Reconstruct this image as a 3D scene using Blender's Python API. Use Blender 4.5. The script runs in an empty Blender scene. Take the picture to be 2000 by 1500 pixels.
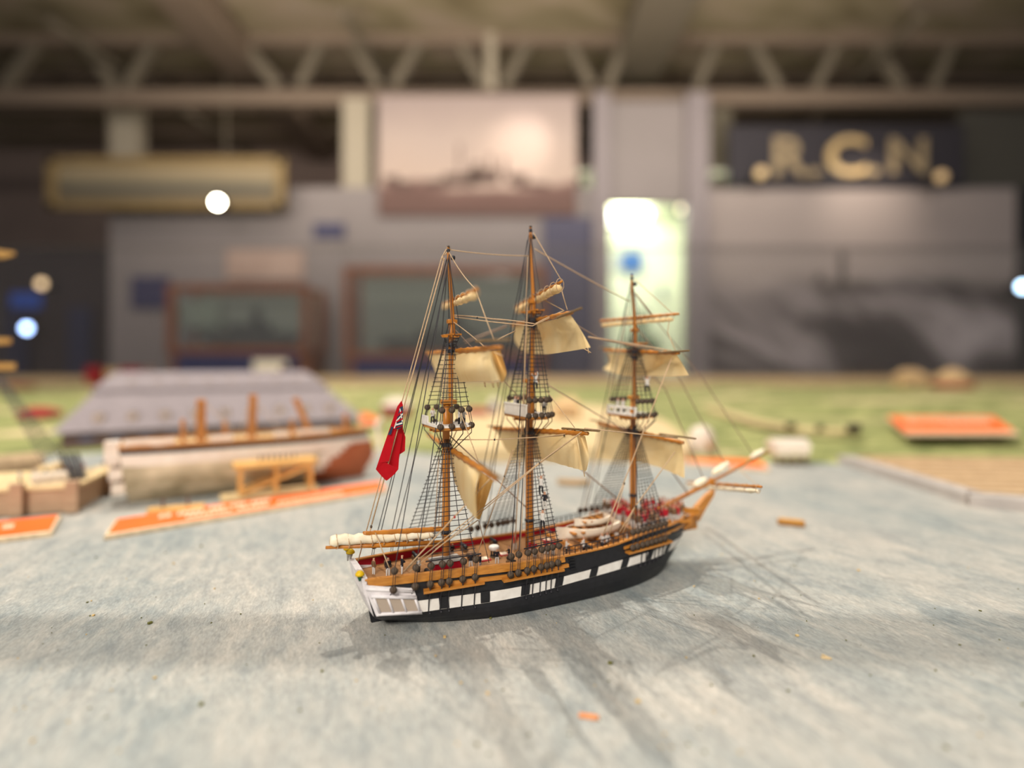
import bpy, bmesh, math, random
from mathutils import Vector, Matrix, Euler
random.seed(7)
scn = bpy.context.scene
COL = scn.collection
V = Vector
# ------------------------------------------------------------------ camera facts
F = 2000 * 20 / 36.0            # focal length in pixels
HZ, EYE = 710.0, 0.15           # horizon row, eye height above the table top
MX, MY = -0.0396, 0.3504        # foot of the mizzen mast on the table
HC, HS = 2 / 5 ** .5, 1 / 5 ** .5   # heading of the ship


def S(x, y, v=0.0):
    """ship coordinates of the point seen at x, y that lies in the fore-and-aft plane v (v to starboard)"""
    a = (x - 1000) / F
    u = (a * (MY - HC * v) - MX - HS * v) / (HC - HS * a)
    return V((u, -v, EYE - (y - HZ) * (MY + HS * u - HC * v) / F))


def T(x, y, u):
    """the same for the athwartship plane u"""
    a = (x - 1000) / F
    v = (a * (MY + HS * u) - MX - HC * u) / (HS + HC * a)
    return V((u, -v, EYE - (y - HZ) * (MY + HS * u - HC * v) / F))


def P(u, v, w):
    return V((u, -v, w))


def G(x, y, z=0.0):
    Y = F * (EYE - z) / (y - HZ)
    return V(((x - 1000) / F * Y, Y, z))


def W(x, y, D):
    return V(((x - 1000) / F * D, D, EYE + (HZ - y) / F * D))


def lerp(t, xs, ys):
    if t <= xs[0]:
        return ys[0]
    for i in range(len(xs) - 1):
        if t <= xs[i + 1]:
            k = (t - xs[i]) / (xs[i + 1] - xs[i])
            y0, y1 = ys[i], ys[i + 1]
            m0 = (ys[i + 1] - ys[i - 1]) / (xs[i + 1] - xs[i - 1]) if i > 0 else (y1 - y0) / (xs[i + 1] - xs[i])
            m1 = (ys[i + 2] - ys[i]) / (xs[i + 2] - xs[i]) if i + 2 < len(xs) else (y1 - y0) / (xs[i + 1] - xs[i])
            h = xs[i + 1] - xs[i]
            return ((2 * k ** 3 - 3 * k * k + 1) * y0 + (k ** 3 - 2 * k * k + k) * h * m0
                    + (-2 * k ** 3 + 3 * k * k) * y1 + (k ** 3 - k * k) * h * m1)
    return ys[-1]


# ------------------------------------------------------------------ materials
def srgb(r, g, b):
    f = lambda c: (c / 12.92 if c <= .04045 else ((c + .055) / 1.055) ** 2.4)
    return (f(r / 255), f(g / 255), f(b / 255), 1)


def mat(name, col, rough=.6, col2=None, scale=200., amt=.5, stretch=None, spec=.3, metal=0., bump=0., emit=None, estr=0., trans=0.):
    m = bpy.data.materials.new(name)
    m.use_nodes = True
    nt = m.node_tree
    b = nt.nodes['Principled BSDF']
    b.inputs['Roughness'].default_value = rough
    b.inputs['Specular IOR Level'].default_value = spec
    b.inputs['Metallic'].default_value = metal
    c1 = srgb(*col)
    c2 = srgb(*(col2 if col2 else [max(0, c * .78) for c in col]))
    tc = nt.nodes.new('ShaderNodeTexCoord')
    mp = nt.nodes.new('ShaderNodeMapping')
    if stretch:
        mp.inputs['Scale'].default_value = stretch
    nz = nt.nodes.new('ShaderNodeTexNoise')
    nz.inputs['Scale'].default_value = scale
    nz.inputs['Detail'].default_value = 4
    rp = nt.nodes.new('ShaderNodeValToRGB')
    rp.color_ramp.elements[0].position = .5 - amt * .5
    rp.color_ramp.elements[1].position = .5 + amt * .5
    rp.color_ramp.elements[0].color = c2
    rp.color_ramp.elements[1].color = c1
    L = nt.links.new
    L(tc.outputs['Object'], mp.inputs['Vector'])
    L(mp.outputs['Vector'], nz.inputs['Vector'])
    L(nz.outputs['Fac'], rp.inputs['Fac'])
    L(rp.outputs['Color'], b.inputs['Base Color'])
    if bump:
        bp = nt.nodes.new('ShaderNodeBump')
        bp.inputs['Strength'].default_value = bump
        bp.inputs['Distance'].default_value = .0005
        L(nz.outputs['Fac'], bp.inputs['Height'])
        L(bp.outputs['Normal'], b.inputs['Normal'])
    if emit:
        b.inputs['Emission Color'].default_value = srgb(*emit)
        b.inputs['Emission Strength'].default_value = estr
    if trans:
        tr = nt.nodes.new('ShaderNodeBsdfTranslucent')
        mx = nt.nodes.new('ShaderNodeMixShader')
        mx.inputs['Fac'].default_value = trans
        out = nt.nodes['Material Output']
        L(rp.outputs['Color'], tr.inputs['Color'])
        L(b.outputs['BSDF'], mx.inputs[1])
        L(tr.outputs['BSDF'], mx.inputs[2])
        L(mx.outputs['Shader'], out.inputs['Surface'])
    return m


def glass_mat(name, tint=(1, 1, 1, 1), refl=.06, glare_veil=0.0):
    m = bpy.data.materials.new(name)
    m.use_nodes = True
    nt = m.node_tree
    nt.nodes.clear()
    out = nt.nodes.new('ShaderNodeOutputMaterial')
    t = nt.nodes.new('ShaderNodeBsdfTransparent')
    t.inputs['Color'].default_value = tint
    g = nt.nodes.new('ShaderNodeBsdfGlossy')
    g.inputs['Roughness'].default_value = .02
    x = nt.nodes.new('ShaderNodeMixShader')
    x.inputs['Fac'].default_value = refl
    nt.links.new(t.outputs[0], x.inputs[1])
    nt.links.new(g.outputs[0], x.inputs[2])
    if glare_veil:  # translucent share imitates veiling glare over the pane
        d = nt.nodes.new('ShaderNodeBsdfTranslucent')
        d.inputs['Color'].default_value = (.8, .76, .7, 1)
        x2 = nt.nodes.new('ShaderNodeMixShader')
        x2.inputs['Fac'].default_value = glare_veil
        nt.links.new(x.outputs[0], x2.inputs[1])
        nt.links.new(d.outputs[0], x2.inputs[2])
        x = x2
    nt.links.new(x.outputs[0], out.inputs['Surface'])
    return m


def ramp_mat(name, build, rough=.6):
    """build(nt, link, texcoord) returns the colour socket"""
    m = bpy.data.materials.new(name)
    m.use_nodes = True
    nt = m.node_tree
    b = nt.nodes['Principled BSDF']
    b.inputs['Roughness'].default_value = rough
    b.inputs['Specular IOR Level'].default_value = .25
    tc = nt.nodes.new('ShaderNodeTexCoord')
    c = build(nt, nt.links.new, tc, b)
    nt.links.new(c, b.inputs['Base Color'])
    return m


def noise(nt, tc, scale, stretch=(1, 1, 1), rot=(0, 0, 0), detail=5, dist=0, coord='Object', rough=.5):
    mp = nt.nodes.new('ShaderNodeMapping')
    mp.vector_type = 'TEXTURE'
    mp.inputs['Scale'].default_value = stretch
    mp.inputs['Rotation'].default_value = rot
    nz = nt.nodes.new('ShaderNodeTexNoise')
    nz.inputs['Scale'].default_value = scale
    nz.inputs['Detail'].default_value = detail
    nz.inputs['Roughness'].default_value = rough
    nz.inputs['Distortion'].default_value = dist
    nt.links.new(tc.outputs[coord], mp.inputs['Vector'])
    nt.links.new(mp.outputs['Vector'], nz.inputs['Vector'])
    return nz.outputs['Fac']


def ramp(nt, fac, stops):
    r = nt.nodes.new('ShaderNodeValToRGB')
    e = r.color_ramp.elements
    while len(e) < len(stops):
        e.new(.5)
    for i, (p, c) in enumerate(stops):
        e[i].position = p
        e[i].color = c if len(c) == 4 else srgb(*c)
    nt.links.new(fac, r.inputs['Fac'])
    return r.outputs['Color']


def mixc(nt, fac, a, b, mode='MIX'):
    n = nt.nodes.new('ShaderNodeMix')
    n.data_type = 'RGBA'
    n.blend_type = mode
    for s, val in ((n.inputs[0], fac), (n.inputs[6], a), (n.inputs[7], b)):
        if isinstance(val, (int, float)):
            s.default_value = val
        elif isinstance(val, tuple):
            s.default_value = val
        else:
            nt.links.new(val, s)
    return n.outputs[2]


# ------------------------------------------------------------------ mesh builder
class MB:
    def __init__(s):
        s.v, s.f, s.m = [], [], []

    def quadgrid(s, rows, mi=0, flip=False, close=False):
        b = len(s.v)
        n = len(rows[0])
        for r in rows:
            s.v.extend(r)
        for i in range(len(rows) - 1):
            for j in range(n if close else n - 1):
                k = (j + 1) % n
                q = (b + i * n + j, b + i * n + k, b + (i + 1) * n + k, b + (i + 1) * n + j)
                s.f.append(q[::-1] if flip else q)
                s.m.append(mi)
        return s

    def poly(s, pts, mi=0):
        b = len(s.v)
        s.v.extend(pts)
        s.f.append(tuple(range(b, b + len(pts))))
        s.m.append(mi)
        return s

    def box(s, c, d, mi=0, rot=0.0, M=None):
        c, d = V(c), V(d) * .5
        R = Matrix.Rotation(rot, 3, 'Z') if M is None else M
        b = len(s.v)
        for x in (-1, 1):
            for y in (-1, 1):
                for z in (-1, 1):
                    s.v.append(c + R @ V((x * d.x, y * d.y, z * d.z)))
        for q in ((0, 1, 3, 2), (4, 6, 7, 5), (0, 4, 5, 1), (2, 3, 7, 6), (0, 2, 6, 4), (1, 5, 7, 3)):
            s.f.append(tuple(b + i for i in q))
            s.m.append(mi)
        return s

    def bar(s, a, b_, w, h, mi=0):
        a, b_ = V(a), V(b_)
        d = b_ - a
        x = d.normalized()
        up = V((0, 0, 1)) if abs(x.z) < .95 else V((0, 1, 0))
        y = up.cross(x).normalized()
        z = x.cross(y)
        M = Matrix((x, y, z)).transposed()
        return s.box((a + b_) / 2, (d.length, w, h), mi, M=M)

    def tube(s, pts, r, n=8, mi=0, cap=True):
        pts = [V(p) for p in pts]
        rs = r if isinstance(r, (list, tuple)) else [r] * len(pts)
        b = len(s.v)
        ref = None
        for i, p in enumerate(pts):
            d = (pts[min(i + 1, len(pts) - 1)] - pts[max(i - 1, 0)])
            d = d.normalized() if d.length > 1e-12 else V((0, 0, 1))
            if ref is None:
                ref = V((0, 0, 1)) if abs(d.z) < .9 else V((1, 0, 0))
            x = (ref - d * ref.dot(d)).normalized()
            ref = x
            y = d.cross(x)
            for k in range(n):
                a = 2 * math.pi * k / n
                s.v.append(p + (x * math.cos(a) + y * math.sin(a)) * rs[i])
        for i in range(len(pts) - 1):
            for k in range(n):
                k2 = (k + 1) % n
                s.f.append((b + i * n + k, b + i * n + k2, b + (i + 1) * n + k2, b + (i + 1) * n + k))
                s.m.append(mi)
        if cap:
            s.f.append(tuple(b + k for k in range(n))[::-1])
            s.m.append(mi)
            e = b + (len(pts) - 1) * n
            s.f.append(tuple(e + k for k in range(n)))
            s.m.append(mi)
        return s

    def lathe(s, c, prof, n=16, mi=0):
        """prof: (radius, height) pairs above c"""
        c = V(c)
        return s.tube([c + V((0, 0, h)) for _r, h in prof], [r for r, _h in prof], n, mi)

    def prism(s, outline, z0, z1, mi=0, taper=1.0):
        o = [V((p[0], p[1], 0)) for p in outline]
        a = sum((o[i].x * o[(i + 1) % len(o)].y - o[(i + 1) % len(o)].x * o[i].y) for i in range(len(o)))
        if a < 0:
            o.reverse()
        c = sum(o, V()) / len(o)
        lo = [p + V((0, 0, z0)) for p in o]
        hi = [c + (p - c) * taper + V((0, 0, z1)) for p in o]
        s.quadgrid([lo, hi], mi, close=True)
        s.poly(lo[::-1], mi)
        s.poly(hi, mi)
        return s

    def ball(s, c, r, n=8, mi=0, sq=(1, 1, 1)):
        c = V(c)
        rows = []
        for i in range(n + 1):
            th = math.pi * i / n
            rr = max(math.sin(th), .02)
            rows.append([c + V((r * rr * math.cos(2 * math.pi * k / (2 * n)) * sq[0], r * rr * math.sin(2 * math.pi * k / (2 * n)) * sq[1], -r * math.cos(th) * sq[2])) for k in range(2 * n)])
        return s.quadgrid(rows, mi, close=True)

    def build(s, name, mats, parent=None, smooth=False, loc=None, bevel=0):
        me = bpy.data.meshes.new(name)
        me.from_pydata([tuple(p) for p in s.v], [], s.f)
        mats = mats if isinstance(mats, (list, tuple)) else [mats]
        for m in mats:
            me.materials.append(m)
        for p, i in zip(me.polygons, s.m):
            p.material_index = i
            p.use_smooth = smooth
        me.update()
        o = bpy.data.objects.new(name, me)
        COL.objects.link(o)
        if parent:
            o.parent = parent
        if loc:
            o.location = loc
        if bevel:
            b = o.modifiers.new('edge', 'BEVEL')
            b.width = bevel
            b.segments = 2
        return o


def tag(o, label, cat, group=None, kind=None):
    if label:
        o['label'] = label
    if cat:
        o['category'] = cat
    if group:
        o['group'] = group
    if kind:
        o['kind'] = kind
    return o


def empty(name, loc, rot, label, cat, group=None):
    o = bpy.data.objects.new(name, None)
    COL.objects.link(o)
    o.location = loc
    o.rotation_euler = (0, 0, rot)
    o.empty_display_size = .02
    return tag(o, label, cat, group)


def structure(o):
    o['kind'] = 'structure'
    return o


def link_copy(o, name=None):
    c = o.copy()
    COL.objects.link(c)
    return c


# ------------------------------------------------------------------ palette
M_black = mat('black_paint', (34, 34, 38), .45, (24, 24, 27), 300, .5, spec=.4, bump=.25)
M_white = mat('white_paint', (243, 238, 230), .55, (214, 206, 196), 160, .6, bump=.2)
M_galwhite = mat('gallery_white', (240, 234, 232), .5, (205, 198, 200), 220, .6, bump=.2)
M_oak = mat('honey_wood', (208, 142, 58), .4, (160, 96, 34), 60, .7, stretch=(2, 14, 14), spec=.5, bump=.15)
M_spar = mat('spar_wood', (206, 134, 46), .38, (150, 86, 28), 140, .7, stretch=(1, 1, .25), spec=.5, bump=.1)
M_deck = mat('deck_planks', (170, 122, 74), .6, (118, 80, 46), 120, .8, stretch=(1, 6, 6), bump=.2)
M_red = mat('red_paint', (178, 18, 40), .5, (140, 12, 28), 200, .6)
M_flagred = mat('ensign_red', (206, 10, 30), .6, (178, 6, 24), 150, .6, trans=.25)
M_navy = mat('ensign_navy', (52, 66, 92), .6)
M_ropeT = mat('tan_rope', (212, 182, 146), .8, (170, 138, 104), 900, .8)
M_ropeG = mat('grey_tan_rope', (168, 142, 122), .8, (130, 106, 88), 900, .8)
M_ropeB = mat('tarred_rope', (40, 37, 44), .55, (22, 20, 24), 900, .8, spec=.5)
M_dead = mat('deadeye_wood', (96, 80, 64), .6, (62, 50, 42), 500, .7)
M_stick = mat('grey_spar', (138, 112, 76), .6, (96, 74, 46), 200, .8)
M_sail = mat('aged_sailcloth', (252, 234, 190), .7, (236, 198, 130), 60, .9, trans=.40, bump=.35)
M_sail2 = mat('shaded_sailcloth', (236, 200, 132), .75, (206, 160, 88), 90, .9, trans=.35, bump=.3)  # darker gold copy: shade on the curled leeches put into the colour
M_furl2 = mat('yellowed_canvas', (242, 216, 166), .8, (214, 176, 116), 260, .7, bump=.5)
M_furl = mat('furled_canvas', (250, 242, 222), .8, (232, 212, 172), 260, .7, bump=.5)
M_brass = mat('yellow_paint', (232, 190, 20), .5)
M_green = mat('green_paint', (24, 92, 66), .5)
M_grey = mat('grey_paint', (190, 184, 176), .6)
M_cream = mat('cream_paint', (248, 238, 220), .5, (232, 210, 180), 160, .7)
M_skin = mat('figure_skin', (214, 160, 128), .6)
M_darkcloth = mat('dark_cloth', (38, 36, 42), .7)
M_whitecloth = mat('white_cloth', (226, 220, 212), .7)
M_redcloth = mat('scarlet_cloth', (200, 26, 44), .65)
M_browncloth = mat('brown_cloth', (128, 96, 66), .7)


def mesh_weave():
    def b(nt, L, tc, bs):
        ck = nt.nodes.new('ShaderNodeTexChecker')
        ck.inputs['Scale'].default_value = 2200
        ck.inputs['Color1'].default_value = srgb(206, 190, 172)
        ck.inputs['Color2'].default_value = srgb(126, 106, 92)
        L(tc.outputs['Object'], ck.inputs['Vector'])
        return ck.outputs['Color']
    return ramp_mat('window_lattice', b)


M_weave = mesh_weave()

# ------------------------------------------------------------------ THE FRIGATE MODEL
ship = empty('ship_model', (MX, MY, .0004), math.atan2(HS, HC), 'three-masted warship model with black and white chequered hull on painted water', 'ship model')

LV_U0 = [-.040, -.0490, -.0505, -.0545]
LV_U1 = [.1735, .1855, .1900, .1925]
HB = [([-.040, -.03, -.015, 0, .02, .05, .09, .12, .145, .16, .1735], [.002, .008, .016, .0212, .0265, .0288, .0288, .0262, .0195, .0118, .0006]),
      ([-.049, -.03, 0, .03, .06, .11, .14, .165, .178, .1855], [.0178, .0215, .0252, .0285, .0302, .0300, .0258, .0165, .0085, .0006]),
      ([-.0505, -.03, 0, .03, .06, .11, .14, .165, .18, .1900], [.0180, .0215, .0252, .0285, .0302, .0300, .0264, .0182, .0100, .0008]),
      ([-.0545, -.03, 0, .03, .07, .11, .15, .175, .1925], [.0175, .0210, .0245, .0275, .0288, .0288, .0240, .0150, .0012])]
FC_U, FC_W = .130, .0338
LW = [lambda u: 0.0,
      lambda u: lerp(u, [-.05, -.025, .03, .08, .126, .19], [.0098, .0100, .0101, .0137, .0162, .0162]),
      lambda u: lerp(u, [-.05, -.026, .03, .08, .106, .159, .19], [.0166, .0165, .0161, .0186, .0208, .0223, .0217]),
      lambda u: lerp(u, [-.0545, 0, .03, .065, .10, .118, .136, .16, .19], [.0316, .0310, .0303, .0298, .0312, .0332, .0352, .0358, .0362])]


def surf(t, l, off=0.0, side=1):
    """point of the hull side: t along it, level l 0..3"""
    i = min(int(l), 2)
    k = l - i
    pts = []
    for j in (i, i + 1):
        u = LV_U0[j] + (LV_U1[j] - LV_U0[j]) * t
        pts.append(V((u, lerp(u, *HB[j]), LW[j](u))))
    p = pts[0].lerp(pts[1], k)
    if i == 0:
        p.y += math.sin(k * math.pi) * .0012 * min(1, t * 6, (1 - t) * 6)
    return P(p.x, side * (max(p.y, .0003) + off), p.z)


def t_at(u, l=3):
    i = int(l)
    return (u - LV_U0[i]) / (LV_U1[i] - LV_U0[i])


def hull_shell(name, material, t0, t1, l0, l1, off, sides=(1, -1), nt_=60, nl=4, thick=True, parent=ship):
    mb = MB()
    for sd in sides:
        outer = [[surf(t0 + (t1 - t0) * i / nt_, l0 + (l1 - l0) * j / nl, off, sd) for i in range(nt_ + 1)] for j in range(nl + 1)]
        if thick:
            # close the band back onto the hull at top and bottom
            outer = [[surf(t0 + (t1 - t0) * i / nt_, l0, -.0002, sd) for i in range(nt_ + 1)]] + outer + [[surf(t0 + (t1 - t0) * i / nt_, l1, -.0002, sd) for i in range(nt_ + 1)]]
        mb.quadgrid(outer, 0, flip=(sd < 0))
        if thick:
            mb.poly([r[0] for r in outer])
            mb.poly([r[-1] for r in outer])
    return mb.build(name, material, parent)


# hull
mb = MB()
NT = 64
for sd in (1, -1):
    mb.quadgrid([[surf(i / NT, 3 * j / 12, 0, sd) for i in range(NT + 1)] for j in range(13)], 0, flip=(sd < 0))
mb.quadgrid([[surf(0, 3 * j / 12, 0, 1) for j in range(13)], [surf(0, 3 * j / 12, 0, -1) for j in range(13)]])
mb.poly([surf(i / NT, 0, 0, 1) for i in range(NT + 1)] + [surf(1 - i / NT, 0, 0, -1) for i in range(NT + 1)])
mb.quadgrid([[surf(1, 3 * j / 12, 0, 1) for j in range(13)], [surf(1, 3 * j / 12, 0, -1) for j in range(13)]])
hull = mb.build('hull', M_black, ship)
# chequer band and ports
band = hull_shell('chequer_band', M_white, t_at(-.0265, 1), .992, 1, 2, .0004)
for x in (872, 948, 1022, 1085, 1151, 1212, 1265, 1311):
    p = S(x, 1150, .0275)
    t = t_at(p.x, 1.0)
    for sd in (1, -1):
        q = hull_shell('gun_port', M_black, t - .0115, t + .0115, 1.06, 2.05, .0008, (sd,), 3, 2, True, band)
# wooden battens
hull_shell('upper_strake', M_oak, .004, t_at(.066), 2.72, 3.0, .0010)
hull_shell('lower_strake', M_oak, t_at(-.022), t_at(.068), 2.44, 2.60, .0014)
hull_shell('bow_strake', M_oak, t_at(.112), .985, 2.56, 2.70, .0010)
# rails (cap) and inner bulwarks
mb = MB()
for sd in (1, -1):
    a = [surf(i / 60, 3, .0011, sd) + V((0, 0, .0003)) for i in range(61)]
    b = [surf(i / 60, 3, -.0016, sd) + V((0, 0, .0003)) for i in range(61)]
    a2 = [p - V((0, 0, .0008)) for p in a]
    b2 = [p - V((0, 0, .0008)) for p in b]
    mb.quadgrid([a2, a, b, b2], 0, flip=(sd > 0))
mb.build('cap_rail', M_oak, ship)
DECK = lambda u: .0262 if u < FC_U else FC_W
mb = MB()
for sd in (1, -1):
    rows = []
    for i in range(57):
        t = .01 + .97 * i / 56
        top = surf(t, 3, -.0013, sd)
        rows.append([top, V((top.x, top.y, DECK(top.x) - .0008))])
    mb.quadgrid(rows, 0, flip=(sd < 0))
mb.build('bulwark', M_red, ship)
# decks
mb = MB()
for a, b in ((.0, t_at(FC_U)), (t_at(FC_U), .985)):
    rows = []
    for i in range(31):
        t = a + (b - a) * i / 30
        L_, R_ = surf(t, 3, -.0012, -1), surf(t, 3, -.0012, 1)
        z = .0262 if b < .9 else FC_W
        rows.append([V((L_.x, L_.y, z)), V((0.5 * (L_.x + R_.x), 0, z + .0005)), V((R_.x, R_.y, z))])
    mb.quadgrid(rows)
fr = surf(t_at(FC_U), 3, -.0012, 1)
mb.quadgrid([[V((fr.x, fr.y, .026)), V((fr.x, -fr.y, .026))], [V((fr.x, fr.y, FC_W)), V((fr.x, -fr.y, FC_W))]])
mb.build('deck', M_deck, ship)
# rudder
mb = MB()
o = [(-.0395, 0), (-.0470, 0), (-.0480, .005), (-.0485, .012), (-.040, .012)]
for sd in (1, -1):
    mb.poly([P(a, sd * .0009, b) for a, b in (o if sd > 0 else o[::-1])])
mb.quadgrid([[P(a, .0009, b) for a, b in o], [P(a, -.0009, b) for a, b in o]], close=True)
mb.build('rudder', M_black, ship)

# stern gallery
sg_px = [(712, 1147), (806, 1149), (822, 1197), (736, 1207)]
sgv = .0208
sg = [S(x, y, sgv) for x, y in sg_px]
mb = MB()
st = [V((p.x, -(.0178 + (p.x + .053) * .16 + .0012), p.z)) for p in sg]
po = [V((p.x, -p.y, p.z)) for p in st]
inn = [V((p.x, p.y + .004, p.z)) for p in st]
for q, r_ in ((st, inn), ([V((p.x, -p.y, p.z)) for p in st], [V((p.x, -p.y, p.z)) for p in inn])):
    mb.poly(q)
    mb.poly(r_[::-1])
    mb.quadgrid([r_, q], close=True)
gal = mb.build('stern_gallery', M_galwhite, ship, bevel=.0005)


def gpt(a, b, off):
    """a along (0 aft, 1 forward), b down (0 top, 1 foot) on the starboard face"""
    p = (st[0].lerp(st[1], a)).lerp(st[3].lerp(st[2], a), b)
    return V((p.x, p.y - off, p.z))


for sd in (1, -1):
    fl = lambda p: V((p.x, p.y * sd, p.z))
    for i in range(3):
        a0, a1 = .1 + i * .285, .1 + (i + 1) * .285
        mb = MB()
        mb.poly([fl(gpt(a0 + .01, .38, .0004)), fl(gpt(a1, .38, .0004)), fl(gpt(a1, .86, .0004)), fl(gpt(a0 + .01, .86, .0004))])
        mb.build('window_lattice', M_weave, gal)
    mb = MB()
    for a in (.1, .385, .67, .955):
        mb.tube([fl(gpt(a, .34, .0005)), fl(gpt(a, .9, .0005))], .0007, 6)
    mb.tube([fl(gpt(.06, .34, .0006)), fl(gpt(.99, .33, .0006))], .0011, 6)
    mb.tube([fl(gpt(.06, .93, .0005)), fl(gpt(1, .90, .0005))], .0009, 6)
    mb.tube([fl(gpt(.02, .12, .0002)), fl(gpt(.98, .10, .0002))], .0009, 6)
    mb.build('gallery_moulding', M_galwhite, gal, smooth=True)
mb = MB()
tf = []
for v in (-.0178, -.009, 0, .009, .0178):
    k = 1 - (v / .0178) ** 2
    tf.append((v, .0006 * k))
rows = []
for v, k in tf:
    rows.append([P(-.0536, v, .026), P(-.0530, v, .0326 + k), P(-.0562 - k, v, .0328 + k), P(-.0548 - k, v, .024), P(-.0495 - k, v, .0105)])
mb.quadgrid(rows, 0)
mb.poly(rows[0][::-1])
mb.poly(rows[-1])
mb.build('taffrail', M_galwhite, ship)
for v, du, h, c in ((.0172, -.0024, -.0012, M_green), (-.0166, -.0010, .0006, M_grey), (-.0186, -.0022, .0024, M_grey)):
    mb = MB()
    b = P(-.0545 + du, v, .0312)
    mb.lathe(b, [(.0004, 0), (.0006, .0012 + h), (.0018, .0046 + h)], 12, 0)
    mb.lathe(b, [(.0026, .0044 + h), (.0025, .0053 + h), (.0015, .0066 + h), (.0002, .0071 + h)], 12, 1)
    mb.build('stern_lantern', [c, M_brass], ship, smooth=True)

# ------------------------------------------------------------------ masts
def beads(a, b, r0, r1, n, amp=.34):
    """points and radii of a spar with lashings"""
    pts, rs = [], []
    for i in range(n * 3 + 1):
        k = i / (n * 3)
        pts.append(a.lerp(b, k))
        rs.append((r0 + (r1 - r0) * abs(2 * k - 1) ** 1.5) * (1 + (amp if i % 3 == 1 else 0)))
    return pts, rs


def make_mast(u0, w0, top_w, cap_w, ct_w, tcap_w, tip_w, rl, rt, tu, tv, shift, tip_u, rail_solid, u_ext):
    """lower mast with its top, topmast and topgallant mast"""
    tip = P(tip_u, 0, tip_w)
    mast = MB()
    mast.tube([P(u0, 0, w0 - .002), P(u0, 0, w0 + .03), P(u0, 0, top_w - .01), P(u0, 0, top_w), P(u0, 0, cap_w)], [rl, rl, rl * .93, rl * .85, rl * .75], 12, 0)
    tm_u = u0 + shift
    mast.tube([P(tm_u, 0, top_w - .004), P(tm_u, 0, cap_w), P(tm_u, 0, ct_w), P(tm_u, 0, tcap_w)], [rt, rt, rt * .95, rt * .8], 10, 0)
    tg_u = tm_u + shift * .5
    mast.tube([P(tg_u, 0, ct_w - .003), P(tg_u, 0, tcap_w), tip - V((0, 0, .004)), tip], [rt * .95, rt * .85, rt * .6, rt * .4], 10, 0)
    root = mast.build('mast', M_spar, ship, smooth=True)
    # bands
    for (u, w, r) in ((u0, top_w - .012, rl * 1.0), (u0, w0 + .02, rl * 1.04), (tm_u, ct_w - .006, rt * 1.5), (tm_u, ct_w - .010, rt * 1.35), (tg_u, tip_w - .006, rt * .8), (tip.x, tip_w - .002, rt * .6)):
        MB().tube([P(u, 0, w - .0012), P(u, 0, w), P(u, 0, w + .0012)], [r * 1.02, r * 1.2, r * 1.02], 12).build('mast_band', M_ropeB, root, smooth=True)
    MB().ball(tip + V((0, 0, .0006)), .0010, 6, sq=(1, 1, .8)).build('truck', M_dead, root, smooth=True)
    # lower cap and topmast cap
    MB().box(P((u0 + tm_u) / 2, 0, cap_w), (abs(tm_u - u0) + rl * 2.6, rl * 2.3, .0026)).build('mast_cap', M_oak, root, bevel=.0006)
    MB().box(P((tm_u + tg_u) / 2, 0, tcap_w), (abs(tg_u - tm_u) + rt * 3, rt * 2.6, .0026)).build('mast_cap', M_spar, root, bevel=.0005)
    # top platform
    ua, uf = u0 + u_ext[0], u0 + u_ext[1]
    o = [(ua, -tv), (ua, tv), (uf - .006, tv), (uf, tv * .55), (uf, -tv * .55), (uf - .006, -tv)]
    mb = MB()
    mb.prism([(a, -b) for a, b in o], top_w - .0016, top_w - .0002, 0)
    mb.prism([(a, -b) for a, b in o], top_w - .0002, top_w + .0006, 1)
    for v in (-.003, .003):
        mb.box(P((ua + uf) / 2, v, top_w - .0026), (uf - ua - .002, .0016, .002), 0)
    plat = mb.build('top_platform', [M_oak, M_white], root)
    mb = MB()
    hgt = .0072
    if rail_solid == 1:
        mb.box(P(ua, 0, top_w + hgt * .5), (.0008, tv * 2, hgt))
        mb.box(P(ua, 0, top_w + hgt), (.0014, tv * 2, .0009))
    elif rail_solid == 0:
        for w in (hgt * .12, hgt * .75):
            mb.box(P(ua, 0, top_w + w), (.0011, tv * 2, .0017))
        for k in range(5):
            mb.box(P(ua, -tv + .0008 + k * (tv * 2 - .0016) / 4, top_w + hgt * .4), (.0011, .0013, hgt * .8))
    else:
        mb.box(P(ua, -tv * .62, top_w + .0028), (.0008, tv * .76, .0056))
        mb.box(P(ua, tv * .3, top_w + .0008), (.0008, tv * 1.3, .0016))
    mb.build('top_rail', M_white, plat)
    # crosstrees
    mb = MB()
    for du in (-.0022, .0026):
        mb.tube([P(tm_u + du, -tu, ct_w), P(tm_u + du, tu, ct_w)], [.0006, .0006], 6)
    for v in (-.0018, .0018):
        mb.box(P(tm_u, v, ct_w - .0008), (.010, .0010, .0014))
    mb.build('crosstrees', M_spar, root)
    return dict(root=root, u0=u0, tm=tm_u, tg=tg_u, top_w=top_w, cap=cap_w, ct=ct_w, tcap=tcap_w, tip=tip, tv=tv, ua=ua, uf=uf)


mz = make_mast(-.0010, .0262, .1118, .1260, .1672, .1755, .2210, .0025, .00150, .0105, .0150, .0030, .0004, 2, (-.0105, .0150))
mn = make_mast(.0572, .0262, .1160, .1382, .1842, .1905, .2395, .0027, .00165, .0115, .0155, .0020, .0580, 1, (-.0105, .0130))
fm = make_mast(.1428, .0338, .1128, .1250, .1640, .1740, .2135, .0024, .00150, .0110, .0165, .0012, .1418, 0, (-.0105, .0125))
MASTS = {'mizzen': mz, 'main': mn, 'fore': fm}

# ------------------------------------------------------------------ deadeyes, channels, shrouds
de = MB()
de.tube([V((0, -.0006, 0)), V((0, -.0009, 0)), V((0, .0009, 0)), V((0, .0006, 0))], [.0015, .00195, .00195, .0015], 14)
de_proto = de.build('deadeye', M_dead, smooth=True)
DE_USED = [False]


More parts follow.
